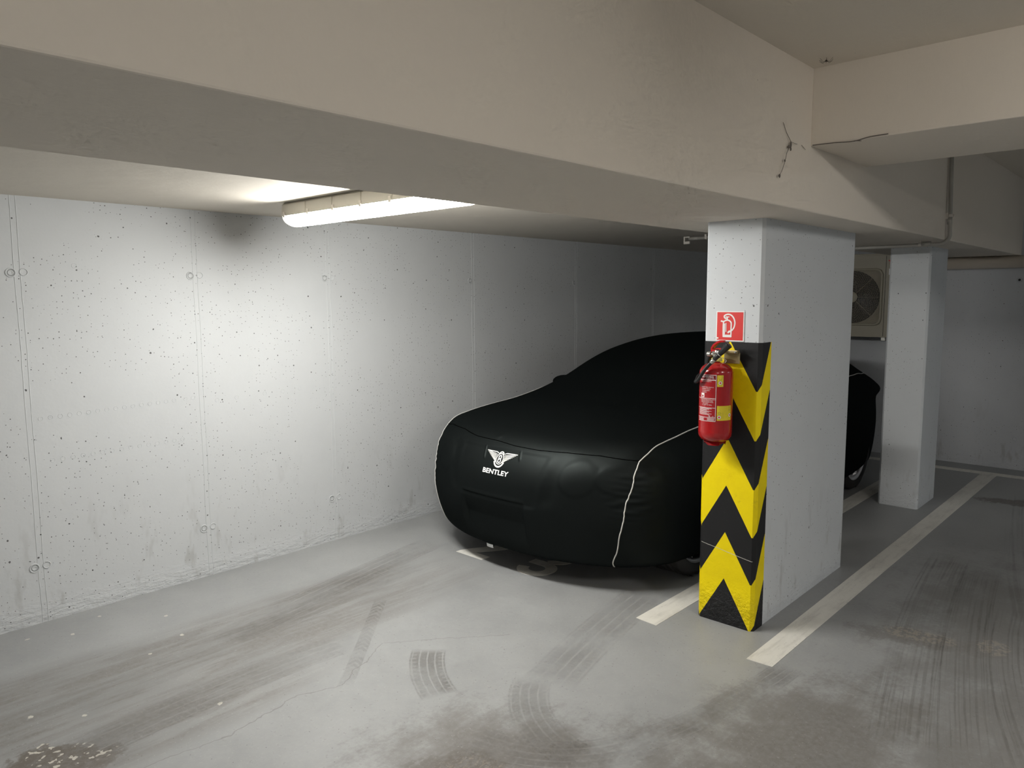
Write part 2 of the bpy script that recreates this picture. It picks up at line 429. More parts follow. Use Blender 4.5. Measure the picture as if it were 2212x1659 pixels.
# rows of small form marks
for i in range(18):
    tie(1.13+i*.045+(0.02 if i>15 else 0),1.063+.0016*i,.0105,0,wl,'y',M_wall)
for i in range(15): tie(1.17+i*.048,.842+.001*i,.0105,0,wl,'y',M_wall)
for i in (0,2,5,7,9): tie(2.06+i*.062,1.062+.002*i,.012,0,wl,'y',M_wall)
tie(1.335,1.838,.012,0,wl,'y',M_wall)
for (yy,zz) in ((1.30,1.80),(1.155,.30)): tie(yy,zz,.022,2,wb,'x',M_back)
for (yy,zz) in ((1.245,.30),): tie(yy,zz,.018,0,wb,'x',M_back)
# ---------------------------------------------------------------- floor markings
def mark(name,quads,label,cat,group=None,z=.0016):
    b=B()
    for q in quads:
        top=[b.verts.new((p[0],p[1],z)) for p in q]; bot=[b.verts.new((p[0],p[1],.0001)) for p in q]
        b.faces.new(top)
        n=len(q)
        for i in range(n): b.faces.new((top[i],bot[i],bot[(i+1)%n],top[(i+1)%n]))
    c=quads[0][0]; bmesh.ops.recalc_face_normals(b,faces=b.faces[:])
    return own(name,b,M_line,(c[0],c[1],0),label,cat,group)
mark('parking_line',[[(3.171,2.063),(8.0,2.063),(8.0,1.938),(3.160,1.936)]],'white parking bay line running under the covered car behind the striped pillar','floor marking')
mark('parking_line',[[(3.134,1.439),(7.996,1.437),(7.996,1.310),(3.140,1.318)]],'long white parking bay line on the floor right of both pillars','floor marking')
mark('parking_line',[[(8.115,YW-.02),(8.115,-5.9),(7.997,-5.9),(7.997,YW-.02)]],'white line crossing the bay ends along the foot of the back wall','floor marking')
def digit(outlines,label,ox,oy):
    bm=B()
    for k,o in enumerate(outlines):
        z=.0010+.0003*k; P_=[(ox+p[1],oy-p[0]) for p in o]
        top=[bm.verts.new((*p,z)) for p in P_]; bot=[bm.verts.new((*p,.0001)) for p in P_]; n=len(P_)
        bm.faces.new(top)
        for i in range(n): bm.faces.new((top[i],bot[i],bot[(i+1)%n],top[(i+1)%n]))
    bmesh.ops.recalc_face_normals(bm,faces=bm.faces[:])
    return own('bay_number',bm,M_line,(ox,oy,0),label,'floor marking')
def ribbon(pts,w):
    Q=stroke2d(pts,w); L_=[Q[0][0]]+[q[3] for q in Q]; R_=[Q[0][1]]+[q[2] for q in Q]; return [tuple(p) for p in L_]+[tuple(p) for p in R_[::-1]]
two=[(0,0),(.24,0),(.24,.073),(.112,.073),(.185,.175),(.225,.25)]+arc(.12,.37,.125,.125,-20,165,14)+arc(.12,.37,.050,.050,165,-15,10)+[(.15,.31),(.10,.225),(.03,.11),(0,.045)]
digit([two],'white painted floor digit 2 under the nose of the covered car',3.247,3.517)
digit([ribbon([(.018,.212),(.07,.214)]+arc(.132,.126,.090,.088,82,-168,24),.074),ribbon(arc(.125,.352,.080,.078,165,-70,16)+[(.125,.245)],.070)],'white painted floor digit 3, partly under the covered car, right of the 2',3.245,3.050)
# tyre prints: dust lying on the floor
def circ(p0,p1,p2):
    (ax,ay),(bx,by),(cx_,cy_)=p0,p1,p2; d=2*(ax*(by-cy_)+bx*(cy_-ay)+cx_*(ay-by))
    if abs(d)<1e-4: d=1e-4
    a,b,c=ax*ax+ay*ay,bx*bx+by*by,cx_*cx_+cy_*cy_
    return ((a*(by-cy_)+b*(cy_-ay)+c*(ay-by))/d,(a*(cx_-bx)+b*(ax-cx_)+c*(bx-ax))/d)
TZ_=[.0003]
def track(p0,p1,p2,w,k,mode=0,seed=0.):
    ox,oy=circ(p0,p1,p2); R_=math.hypot(p1[0]-ox,p1[1]-oy); am=math.atan2(p1[1]-oy,p1[0]-ox)
    an=lambda p:(math.atan2(p[1]-oy,p[0]-ox)-am+PI)%(2*PI)-PI
    s0,s1=sorted((an(p0),an(p2))); n=48; b=B(); uv=b.loops.layers.uv.new('UVMap'); rows=[]; TZ_[0]+=.00005
    fl_=b.verts.layers.float.new('fade')
    for i in range(n+1):
        a=s0+(s1-s0)*i/n; e_=min(i,n-i)/n; f_=k*min(1,e_/.10)
        r=[]
        for q in (-1,1):
            v=b.verts.new((ox+(R_+q*w)*math.cos(am+a),oy+(R_+q*w)*math.sin(am+a),TZ_[0])); v[fl_]=f_; r.append((v,a*R_,q))
        rows.append(r)
    for A,C in zip(rows,rows[1:]):
        q4=(A[0],A[1],C[1],C[0]); f=b.faces.new([v[0] for v in q4])
        for l,v in zip(f.loops,q4): l[uv].uv=(v[1]+seed,v[2])
    for f in b.faces:
        f.normal_update()
        if f.normal.z<0: f.normal_flip()
    obj('tyre_print',b,M_track[mode],fl)
track((3.3,3.78),(2.46,3.62),(1.59,3.42),.115,.55,0,1.)
track((2.9,3.55),(1.95,3.42),(.9,3.30),.115,.40,0,5.)
track((3.5,2.20),(2.83,2.09),(2.34,1.97),.125,.55,0,2.)
track((2.22,2.60),(2.11,2.49),(1.97,2.24),.085,1.0,0,3.)
track((2.45,3.27),(2.05,2.89),(1.74,2.60),.035,.6,1,4.)
track((2.05,2.95),(1.4,2.98),(.75,2.93),.11,.40,0,6.)
track((5.33,1.08),(4.07,.94),(2.74,.68),.12,.75,2,7.)
track((5.22,.90),(3.88,.72),(2.70,.45),.12,.6,2,8.)
track((4.6,.60),(3.6,.45),(2.7,.15),.14,.6,2,9.)
track((7.4,.95),(5.8,.72),(4.4,.45),.16,.5,2,10.)
track((3.2,1.26),(2.62,1.34),(2.2,1.46),.07,.7,0,11.)
track((2.3,1.42),(2.0,1.60),(1.85,1.95),.09,.7,0,12.)
track((2.35,2.05),(2.12,1.86),(2.02,1.55),.09,.5,0,13.)
# ---------------------------------------------------------------- pillars
def pillar(x0,x1,y0,y1,label,cracks=False):
    t=empty('concrete_pillar',((x0+x1)/2,(y0+y1)/2,0),label,'pillar')
    ch=.014; P=[(x0,y0+ch),(x0,y1-ch),(x0+ch,y1),(x1-ch,y1),(x1,y1-ch),(x1,y0+ch),(x1-ch,y0),(x0+ch,y0)]
    b=B(); vb=[b.verts.new((*p,0)) for p in P]; vt=[b.verts.new((*p,ZB+.002)) for p in P]
    for i in range(8): b.faces.new((vb[i],vt[i],vt[(i+1)%8],vb[(i+1)%8]))
    b.faces.new(vt); b.faces.new(vb); bmesh.ops.recalc_face_normals(b,faces=b.faces[:])
    obj('shaft',b,M_pillar,t); return t,P
PX0,PX1,PY0,PY1=3.415,4.652,1.542,1.842
p1,_=pillar(PX0,PX1,PY0,PY1,'white concrete pillar with black and yellow chevrons and a fire extinguisher')
p2,_=pillar(6.308,6.80,1.542,1.832,'plain pale concrete pillar standing behind the striped one')
e=.0025; ch=.014
P=[(PX0+.108,PY0-e),(PX0+ch,PY0-e),(PX0-e,PY0+ch),(PX0-e,PY1-ch),(PX0+ch,PY1+e),(PX0+.108,PY1+e)]
I=[(PX0+.108,PY0),(PX0+ch,PY0),(PX0,PY0+ch),(PX0,PY1-ch),(PX0+ch,PY1),(PX0+.108,PY1)]
b=B(); zz=list(np.linspace(.0,1.440,24)); O=[[b.verts.new((*p,z)) for p in P] for z in zz]
for i in range(len(zz)-1):
    for j in range(5): b.faces.new((O[i][j],O[i][j+1],O[i+1][j+1],O[i+1][j]))
it=[b.verts.new((*p,1.440)) for p in I]; ib=[b.verts.new((*p,0)) for p in I]
for j in range(5): b.faces.new((O[-1][j],O[-1][j+1],it[j+1],it[j]))
for s in (0,5): b.faces.new([O[i][s] for i in range(len(zz))]+[it[s],ib[s]])
bmesh.ops.recalc_face_normals(b,faces=b.faces[:])
obj('chevron_paint',b,M_haz,p1,label='black and yellow chevron stripes')
# ---------------------------------------------------------------- sign
def catmull2(P,n=5): return [(p[0],p[1]) for p in catmull([(x_,y_,0) for x_,y_ in P],n)]
def catmull(P,n=8):
    P=[np.array(p,float) for p in P]; Q=[2*P[0]-P[1]]+P+[2*P[-1]-P[-2]]; out=[]
    for i in range(1,len(Q)-2):
        for k in range(n):
            t=k/n; a,b_,c,d=Q[i-1:i+3]
            out.append(.5*((2*b_)+(-a+c)*t+(2*a-5*b_+4*c-d)*t*t+(-a+3*b_-3*c+d)*t**3))
    out.append(P[-1]); return [tuple(p) for p in out]
SX=PX0-.0055
sg=empty('fire_extinguisher_sign',(PX0-.002,1.703,1.516),'small square red sign with white extinguisher symbol on the striped pillar','sign')
def plate(u0,u1,v0,v1,x,mat,name,par,th=.002):
    b=B(); box(b,x,x+th,1.703-u1,1.703-u0,1.516+v0,1.516+v1,.0006,1); return obj(name,b,mat,par)
plate(-.0735,.0735,-.0735,.0735,SX+.0015,M_white,'backing',sg,.0035)
plate(-.0685,.0685,-.0680,.0685,SX+.0008,M_redn,'red_field',sg,.0012)
def sq(x,y): # px of the enlarged sign -> local
    return ((x-690)/1190*.147+ (y-840)*.0000045, -(y-845)/1360*.147)
b=B()
SO=[.0002]
def sst(pts,w,closed=False,sm=False):
    if sm: pts=catmull2(pts)
    SO[0]+=.00006; R_=[]
    Q=stroke2d([sq(*p) for p in pts],w,closed); L_=[b.verts.new((SX+.0004-SO[0],1.703-p[0],1.516+p[1])) for p in [Q[0][0]]+[q[3] for q in Q]]; R_=[b.verts.new((SX+.0004-SO[0],1.703-p[0],1.516+p[1])) for p in [Q[0][1]]+[q[2] for q in Q]]
    for i in range(len(Q)): b.faces.new((L_[i],R_[i],R_[i+1],L_[i+1]))
W=.0068
sst([(560,500),(500,490),(460,440),(465,380),(530,330),(630,305),(730,330),(820,410),(880,530),(905,670),(890,800),(850,920),(780,1020),(700,1080)],W,sm=True)
sst([(610,1085),(640,1150)],.010); sst([(620,1100),(740,1050)],.009)
sst([(400,1330),(405,1000),(420,700),(450,630),(510,590),(590,570),(670,590),(730,650),(750,720),(740,1000),(730,1330)],W,sm=True)
sst([(385,1285),(745,1285)],.0128); sst([(590,420),(590,560)],.006); sst([(510,425),(680,425)],.0048); sst([(310,610),(430,640)],.0075)
sst([(530,700),(520,1105)],.0042); sst([(470,720),(455,1220)],.0055); sst([(90,1385),(195,1390)],.0068)
obj('symbol',b,M_white,sg,label='white extinguisher symbol')
# ---------------------------------------------------------------- fire extinguisher
EX,EY=3.322,1.722
ext=empty('fire_extinguisher',(EX,EY,.94),'red fire extinguisher with black hose hung on the striped pillar','fire extinguisher')
b=B(); R=.080
prof=[(.052,.962),(.066,.968),(.0775,.985),(R,1.000),(R,1.005),(R*1.006,1.008),(R,1.011)]+[(R,z) for z in (1.05,1.1,1.15,1.2,1.25,1.295)]
prof+=[(R*math.cos(a),1.295+.052*math.sin(a)) for a in np.linspace(.12,1.40,12)]+[(.020,1.352),(.020,1.360)]
lathe(b,prof,(EX,EY,0),n=64); obj('cylinder',b,M_red,ext,True)
b=B(); n=64; r0,r1=.058,.052
A=[];C=[]
for k in range(n):
    a=2*PI*k/n; d=.010*max(0,math.sin(3*a+.6))
    A.append(b.verts.new((EX+.056*math.cos(a),EY+.056*math.sin(a),.966))); C.append(b.verts.new((EX+.050*math.cos(a),EY+.050*math.sin(a),.943+d)))
for k in range(n): b.faces.new((A[k],A[(k+1)%n],C[(k+1)%n],C[k]))
r=bmesh.ops.solidify(b,geom=b.faces[:],thickness=.002); obj('base_skirt',b,M_red,ext,True)
b=B(); lathe(b,[(.026,1.350),(.026,1.364),(.022,1.366)],(EX,EY,0),n=32); obj('neck_collar',b,M_cap,ext,True,label='pale yellow neck collar')
b=B(); lathe(b,[(.015,1.36),(.015,1.392),(.012,1.402)],(EX,EY,0),n=24)
box(b,EX-.013,EX+.013,EY-.016,EY+.016,1.372,1.398,.003); val=obj('valve',b,M_steel,ext,label='metal valve block')
b=B(); lathe(b,[(.006,.0),(.006,.016),(.0115,.017),(.0125,.020),(.0125,.034),(.010,.037)],(EX-.004,EY+.012,1.383),'y',n=24); obj('gauge_port',b,M_steel,val)
b=B(); lathe(b,[(.006,-.010),(.0075,-.008),(.008,-.001),(.006,.001)],(EX-.012,EY+.010,1.392),'x',n=24); obj('pressure_cap',b,M_steel,val)
# carrying handle and squeeze lever (red), both fold back towards the right
def strap(pts,w,th,name,mat,par,label=None):
    b=B(); rows=[]
    for i,(y,z) in enumerate(pts):
        a=pts[max(i-1,0)]; c=pts[min(i+1,len(pts)-1)]; d=np.array([c[0]-a[0],c[1]-a[1]]); d/=np.hypot(*d); nn=np.array([-d[1],d[0]])
        ww=w[i] if isinstance(w,list) else w
        rows.append([b.verts.new((EX+sx*ww/2,y+sg_*nn[0]*th/2,z+sg_*nn[1]*th/2)) for sx,sg_ in ((-1,1),(1,1),(1,-1),(-1,-1))])
    for A,C in zip(rows,rows[1:]):
        for k in range(4): b.faces.new((A[k],A[(k+1)%4],C[(k+1)%4],C[k]))
    b.faces.new(rows[0][::-1]); b.faces.new(rows[-1]); bmesh.ops.recalc_face_normals(b,faces=b.faces[:])
    bmesh.ops.bevel(b,geom=b.edges[:],offset=.0012,segments=2,affect='EDGES')
    return obj(name,b,mat,par,label=label)
strap([(EY+.018,1.392),(EY+.024,1.402),(EY+.022,1.414),(EY+.012,1.428),(EY-.004,1.440),(EY-.020,1.447),(EY-.038,1.447)],[.018,.022,.028,.030,.030,.028,.020],.0095,'squeeze_lever',M_redp,ext)
strap([(EY+.020,1.404),(EY+.004,1.396),(EY-.006,1.384)],.026,.010,'trigger_guard',M_redp,ext)
strap([(EY+.004,1.410),(EY-.012,1.412),(EY-.030,1.404),(EY-.040,1.396)],.022,.006,'carry_handle',M_redp,ext)
# wall bracket
b=B(); box(b,3.382,3.386,1.633,1.716,1.337,1.391,.0018); box(b,3.386,3.4125,1.662,1.702,1.346,1.388,.002); box(b,3.355,3.382,1.634,1.712,1.3885,1.4025,.002)
br=obj('wall_bracket',b,M_brass,ext,label='brass coloured wall bracket')
b=B(); lathe(b,[(.0045,-.008),(.0055,-.003),(.0045,0.0),(.002,.001)],(3.354,1.642,1.3955),'x',n=16); obj('screw',b,M_steel,br)
# hose: leaves the valve on the left, loops down and comes back up into the nozzle
hp=[(3.322,1.738,1.384),(3.345,1.765,1.374),(3.372,1.792,1.345),(3.375,1.805,1.315),(3.350,1.809,1.29),(3.31,1.812,1.272),(3.268,1.798,1.257),(3.238,1.786,1.252),(3.227,1.766,1.265),(3.225,1.745,1.297),(3.225,1.722,1.328),(3.225,1.694,1.356)]
b=B(); tube(b,catmull(hp),.0088,14); obj('hose',b,M_black,ext,True,label='black rubber hose')
def cone_seq(p0,p1,rr,n=20):
    p0,p1=Vector(p0),Vector(p1); pts=[p0.lerp(p1,t) for t,_ in rr]; b=B(); tube(b,pts,[r for _,r in rr],n); return b
nz=obj('nozzle',cone_seq((3.225,1.690,1.360),(3.225,1.612,1.438),[(0,.0098),(.3,.0108),(.42,.0105),(.45,.0118),(.97,.0165),(.985,.0175),(1,.0165),(1.0001,.012),(.9,.010)]),M_black,ext,True,label='black discharge nozzle')
obj('ferrule',cone_seq((3.225,1.700,1.350),(3.225,1.684,1.366),[(0,.0098),(.02,.0108),(.98,.0108),(1,.0098)]),M_steel,nz,True)
b=B(); tube(b,[(3.209,1.668,1.405),(3.207,1.652,1.388),(3.225,1.634,1.372),(3.24,1.630,1.362),(3.245,1.640,1.352)],.0013,6); obj('cable_tie',b,M_piping,nz)
# labels wrapped round the cylinder
def wrap(bm,r,z0,a0):
    "local x -> arc length to the right seen from the camera (towards -Y), y -> up"
    for v in bm.verts:
        a=a0+v.co.x/R; v.co=Vector((EX+r*math.cos(a),EY+r*math.sin(a),z0+v.co.y))
    return bm
AC0=math.radians(207.5)   # direction from the axis to the camera
def ang(s): return AC0+s/R
def patch(s0,s1,z0,z1,r,mat,name,par,n=24,label=None,rot=0.):
    b=B(); A=[b.verts.new((s0+(s1-s0)*i/n,0,0)) for i in range(n+1)]; C=[b.verts.new((s0+(s1-s0)*i/n,z1-z0,0)) for i in range(n+1)]
    for i in range(n): b.faces.new((A[i],A[i+1],C[i+1],C[i]))
    wrap(b,r,z0,AC0); return obj(name,b,mat,par,True,label=label)
def wtext(items,mat,name,par,r):
    b=B()
    for s,sz,u,z,bold in items:
        t=text_bm(s,sz,bold,1.,0); bmesh.ops.transform(t,matrix=Matrix.Translation((u,z,0)),verts=t.verts[:])
        me=bpy.data.meshes.new('x'); t.to_mesh(me); t.free(); b.from_mesh(me); bpy.data.meshes.remove(me)
    bmesh.ops.triangulate(b,faces=b.faces[:]); wrap(b,r,0,AC0); return obj(name,b,mat,par)
lb=patch(-.100,.000,1.066,1.289,R+.0006,M_redl,'instruction_label',ext,label='red instruction label with white print')
patch(-.099,-.001,1.268,1.288,R+.0009,M_redd,'heading_band',lb)
fr=[(-.100,.000,1.0655,1.0675),(-.100,.0,1.288,1.290),(-.0015,.0005,1.066,1.290),(-.100,.0,1.2635,1.2665),(-.100,.0,1.1755,1.1775),(-.100,.0,1.130,1.132),(-.100,.0,1.0835,1.0855)]
b=B()
for s0,s1,z0,z1 in fr:
    nn=20
    A=[b.verts.new((s0+(s1-s0)*i/nn,z0,0)) for i in range(nn+1)]; C=[b.verts.new((s0+(s1-s0)*i/nn,z1,0)) for i in range(nn+1)]
    for i in range(nn): b.faces.new((A[i],A[i+1],C[i+1],C[i]))
wrap(b,R+.0011,0,AC0); obj('label_frame',b,M_white,lb)
wtext([('HASICÍ PŘÍSTROJ',.0105,-.091,1.2765,.0001),('PRÁŠKOVÝ  6 kg',.0060,-.052,1.2695,0.),
 ('VYTRHNOUT POJISTKU',.0060,-.085,1.256,0.),('STLAČIT PÁKU VENTILU',.0060,-.076,1.228,0.),('NAMĚŘIT PROUD',.0060,-.073,1.220,0.),('NA ZÁKLADNU',.0060,-.071,1.212,0.),('PLAMENE',.0060,-.071,1.204,0.),
 ('POZOR! NEVDECHOVAT PRACH,',.0055,-.082,1.169,0.),('PŘÍSTROJ CHRÁNIT PŘED',.0055,-.076,1.1625,0.),('MRAZEM, NAPLNIT IHNED',.0055,-.076,1.156,0.),('PO POUŽITÍ',.0055,-.066,1.1495,0.),('DO 1000 V ZE VZDÁL.',.0055,-.070,1.143,0.),('1 m',.0055,-.06,1.1365,0.),
 ('CE',.0080,-.034,1.0885,.0002),('1026',.0050,-.018,1.0885,0.)],M_white,'label_text',lb,R+.0012)
b=B()
def wq(u0,u1,z0,z1):
    poly(b,[(u0,z0,0),(u1,z0,0),(u1,z1,0),(u0,z1,0)])
wq(-.078,-.058,1.180,1.201)
for k in range(8): wq(-.092,-.018-.012*(k%3),1.1265-k*.0042,1.1280-k*.0042)
for k in range(4): wq(-.095,-.058,1.0795-k*.0032,1.0807-k*.0032); wq(-.040,-.006,1.0795-k*.0032,1.0807-k*.0032)
bmesh.ops.subdivide_edges(b,edges=b.edges[:],cuts=3,use_grid_fill=True); wrap(b,R+.0012,0,AC0); obj('pictogram',b,M_white,lb)
b=B(); wq(-.073,-.063,1.1825,1.191); wq(-.0745,-.0735,1.19,1.198); wrap(b,R+.0014,0,AC0); obj('pictogram_mark',b,M_redl,lb)
def ylabel(s0,s1,z0,z1,label,seals,texts):
    l=patch(s0,s1,z0,z1,R+.0007,M_yel,'inspection_label',ext,label=label)
    for cu,cz,r in seals:
        for nm,rr,off,mm in (('seal',1.,.0010,M_white),('seal_center',.5,.0013,M_redn)):
            b=B(); b.faces.new([b.verts.new((cu+r*rr*math.cos(2*PI*k/20),cz+r*rr*math.sin(2*PI*k/20),0)) for k in range(20)])
            wrap(b,R+off,0,AC0); obj(nm,b,mm,l)
    b=B()
    for cu,cz,r in seals:
        for k in range(14):
            a=2*PI*k/14; c,s=math.cos(a),math.sin(a)
            poly(b,[(cu+r*q*c-w_*s,cz+r*q*s+w_*c,0) for q,w_ in ((1.1,.0007),(1.1,-.0007),(1.38,-.0007),(1.38,.0007))])
    global wqb
    for u0,u1,zz in texts: poly(b,[(u0,zz,0),(u1,zz,0),(u1,zz+.0011,0),(u0,zz+.0011,0)])
    wrap(b,R+.0010,0,AC0); obj('fine_print',b,M_ink,l); return l
ylabel(.0045,.0335,1.234,1.289,'narrow yellow inspection label',[(.019,1.252,.0085)],[(.008,.030,1.285),(.010,.029,1.2815),(.008,.030,1.278),(.010,.027,1.2745),(.009,.029,1.271),(.012,.026,1.2675)])
l2=ylabel(.0060,.0840,1.071,1.142,'wide yellow inspection label',[(.0170,1.087,.0085),(.0745,1.096,.0085)],[(.020,.062,1.1255),(.022,.066,1.121),(.024,.064,1.117),(.010,.024,1.110),(.011,.026,1.106),(.011,.024,1.102)]+[(.034,.062-.004*(k%3),1.109-.0045*k) for k in range(7)]+[(.066,.080,1.135-.005*k) for k in range(5)])
# ---------------------------------------------------------------- lamps
def lamp(cx,cy,zc,L,label,mat,group=None):
    t=empty('fluorescent_lamp',(cx,cy,zc),label,'ceiling lamp',group)
    y0,y1=cy-L/2,cy+L/2; w=.066
    b=B(); rows=[]
    def sec(y,s,e):  # trapezoid housing section, s shrinks the ends
        return [b.verts.new((cx+x*s,y,zc+z)) for x,z in ((-.044,0),(.044,0),(.058,-.012),(.064,-.062),(.066,-.072),(-.066,-.072),(-.064,-.062),(-.058,-.012))]
    for y,s in ((y0+.006,.55),(y0+.001,.85),(y0+.006,.96),(y0+.014,1),(y1-.014,1),(y1-.006,.96),(y1-.001,.85),(y1-.006,.55)): rows.append(sec(y,s,0))
    for A,C in zip(rows,rows[1:]):
        for k in range(8): b.faces.new((A[k],A[(k+1)%8],C[(k+1)%8],C[k]))
    b.faces.new(rows[0]); b.faces.new(rows[-1]); bmesh.ops.recalc_face_normals(b,faces=b.faces[:])
    for k in range(1,6):   # raised bands round the housing
        y=y0+L*k/6; box(b,cx-.0655,cx+.0655,y-.004,y+.004,zc-.066,zc-.012,.002,1)
    obj('housing',b,mat[0],t)
    # diffuser: a half-tub; the lit middle and the clear ends are separate parts
    def tub(ya,yb,name,m,shr0=1,shr1=1):
        b=B(); n=10; N=1; G=[]
        for i in range(N+1):
            u=i/N; y=ya+(yb-ya)*u; sh=shr0+(shr1-shr0)*math.sin(u*PI/2) if shr1<shr0 else (shr0+(shr1-shr0)*(1-math.cos(u*PI/2)) if shr0<shr1 else 1)
            G.append([b.verts.new((cx+.0635*math.cos(a)*(.75+.25*sh),y,zc-.0715-.0545*(max(math.sin(a),0)**.75)*sh)) for a in np.linspace(0,PI,n+1)])
        for A,C in zip(G,G[1:]):
            for k in range(n): b.faces.new((A[k],A[k+1],C[k+1],C[k]))
        bmesh.ops.recalc_face_normals(b,faces=b.faces[:]); return obj(name,b,m,t,True)
    tub(y0+.045,y1-.045,'lit_diffuser',mat[1])
    for s,ys in ((1,y1),(-1,y0)):
        b=B(); G=[]; n=16
        for q in np.linspace(0,1,9):
            th=q*PI/2; sh=math.cos(th)**.8 if q<1 else .0; y=ys-s*.045+s*.045*math.sin(th)
            G.append([b.verts.new((cx+.0635*math.cos(a)*(.72+.28*sh),y,zc-.0715-.0545*(max(math.sin(a),0)**.75)*sh)) for a in np.linspace(0,PI,n+1)])
        for A,C in zip(G,G[1:]):
            for k in range(n): b.faces.new((A[k],A[k+1],C[k+1],C[k]))
        bmesh.ops.recalc_face_normals(b,faces=b.faces[:]); obj('diffuser_end',b,M_endcap,t,True,label='clear rounded diffuser end')
    for k in range(7):
        y=y0+.04+(L-.08)*k/6
        for s in (-1,1):
            b=B(); box(b,cx+s*.0665-.0025,cx+s*.0665+.0025,y-.009,y+.009,zc-.080,zc-.052,.001,1); obj('clip',b,M_clip,t)
    return t
lamp(2.222,2.965,ZL,1.43,'lit fluorescent lamp on the low ceiling near the left wall',(M_lamp,M_tube))
M2=(M_lamp,M_tube2)
lamp(2.20,-1.45,ZM,1.57,'lit fluorescent lamp on the ceiling of the driving lane',M2,'lamps over the driving lane')
lamp(-1.90,-2.00,ZM,1.57,'lit fluorescent lamp on the ceiling of the driving lane',M2,'lamps over the driving lane')
lamp(6.10,-4.10,ZR,1.57,'lit cool white lamp on the ceiling beyond the cross beam',(M_lamp,M_tube3))
# ---------------------------------------------------------------- conduits, clips, drain pipe
def clip(bm,x,y,z,axis,r=.0165):
    # open snap clip on a small base
    if axis=='y': box(bm,x-.020,x+.020,y-.009,y+.009,z+r*.7,z+r+.012,.001,1); pts=[(x+r*math.cos(a),y,z+r*math.sin(a)) for a in np.linspace(-.9,PI+.9,18)]; 
    else: box(bm,x-.009,x+.009,y,y+.03,z-.02,z+.02,.001,1); pts=[(x+r*math.cos(a),y+r*math.sin(a)-.0,z) for a in np.linspace(-.9,PI+.9,18)]
    for p,q in zip(pts,pts[1:]):
        d=(Vector(q)-Vector(p)); a=d.normalized(); 
        ex=Vector((0,1,0)) if axis=='y' else Vector((0,0,1)); nn=a.cross(ex)
        vs=[bm.verts.new(Vector(c)+ex*s1*.009+nn*s2*.0022) for c in (p,q) for s1,s2 in ((-1,-1),(1,-1),(1,1),(-1,1))]
        for f in ((0,1,5,4),(1,2,6,5),(2,3,7,6),(3,0,4,7)): bm.faces.new([vs[i] for i in f])
cd=empty('conduit_pipe',(5.63,1.28,2.2),'thin grey conduit bending from the beam face to its underside','conduit pipe')
path=[(5.575,1.282,2.698),(5.60,1.280,2.40),(5.617,1.276,2.16),(5.625,1.275,2.07)]
path+=[(5.628+.012*i/10,1.275+.060*(1-math.cos(i/10*PI/2)) ,2.060-.060*math.sin(i/10*PI/2)) for i in range(11)]
path+=[(5.66,1.50,2.000),(5.70,1.90,2.002),(5.70,2.150,2.004),(5.70,2.165,2.02),(5.70,2.172,2.05),(5.70,2.178,2.14)]
b=B(); tube(b,path,.0128,14); obj('pipe',b,M_pvc,cd,True)
for z0,z1 in ((2.125,2.165),):
    b=B(); tube(b,[(5.617,1.278,z1),(5.623,1.278,z0)],.0150,14); obj('coupling',b,M_pvc,cd,True)
b=B(); tube(b,[(5.643,1.39,2.006),(5.649,1.44,2.006)],.0150,14); obj('coupling',b,M_pvc,cd,True)
b=B(); clip(b,5.616,1.272,2.178,'z',.0165); obj('clip',b,M_clip,cd)
b=B(); clip(b,5.652,1.455,2.006,'y',.0150); obj('clip',b,M_clip,cd)
c2=empty('conduit_pipe',(5.70,2.8,2.15),'short grey conduit under the low ceiling, left of the striped pillar top','conduit pipe')
b=B(); tube(b,[(5.70,2.190,2.146),(5.70,2.80,2.146),(5.70,3.235,2.144)],.0128,14); obj('pipe',b,M_pvc,c2,True)
b=B(); tube(b,[(5.70,3.205,2.145),(5.70,3.15,2.145)],.0150,14); obj('coupling',b,M_pvc,c2,True)
# the white open clip at its end, mouth to the right
b=B(); yy=3.245; h=.030
for (u0,u1,v0,v1) in ((-.034,-.022,-.040,.022),(-.022,.022,.012,.022),(-.022,.022,-.040,-.018)):
    box(b,5.683,5.700,yy-u1,yy-u0,2.141+v0,2.141+v1,.002,2)
obj('clip',b,M_clip,c2,label='white open clip')
b=B(); clip(b,5.70,3.075,2.145,'y',.0150); obj('clip',b,M_clip,c2)
dp=empty('drain_pipe',(8.33,1.0,1.968),'thick cream pipe running along the top of the back wall','pipe')
b=B(); tube(b,[(8.330,2.19,1.966),(8.330,-5.9,1.966)],.0585,28); obj('pipe',b,M_pipe,dp,True)
for yy in (2.05,-.2,-2.4,-4.6):
    b=B(); tube(b,[(8.330,yy+.012,1.966),(8.330,yy-.012,1.966)],.0610,28); obj('pipe_strap',b,M_steel,dp,True)
# ---------------------------------------------------------------- air conditioner outdoor unit
AX=8.0; AY0,AY1=2.235,3.135; AZ0,AZ1=1.247,2.062
ac=empty('air_conditioner_unit',(8.17,(AY0+AY1)/2,AZ0),'beige outdoor air conditioner unit with round fan grille on the back wall','air conditioner')
FY,FZ=2.660,1.647; S=.270
b=B()
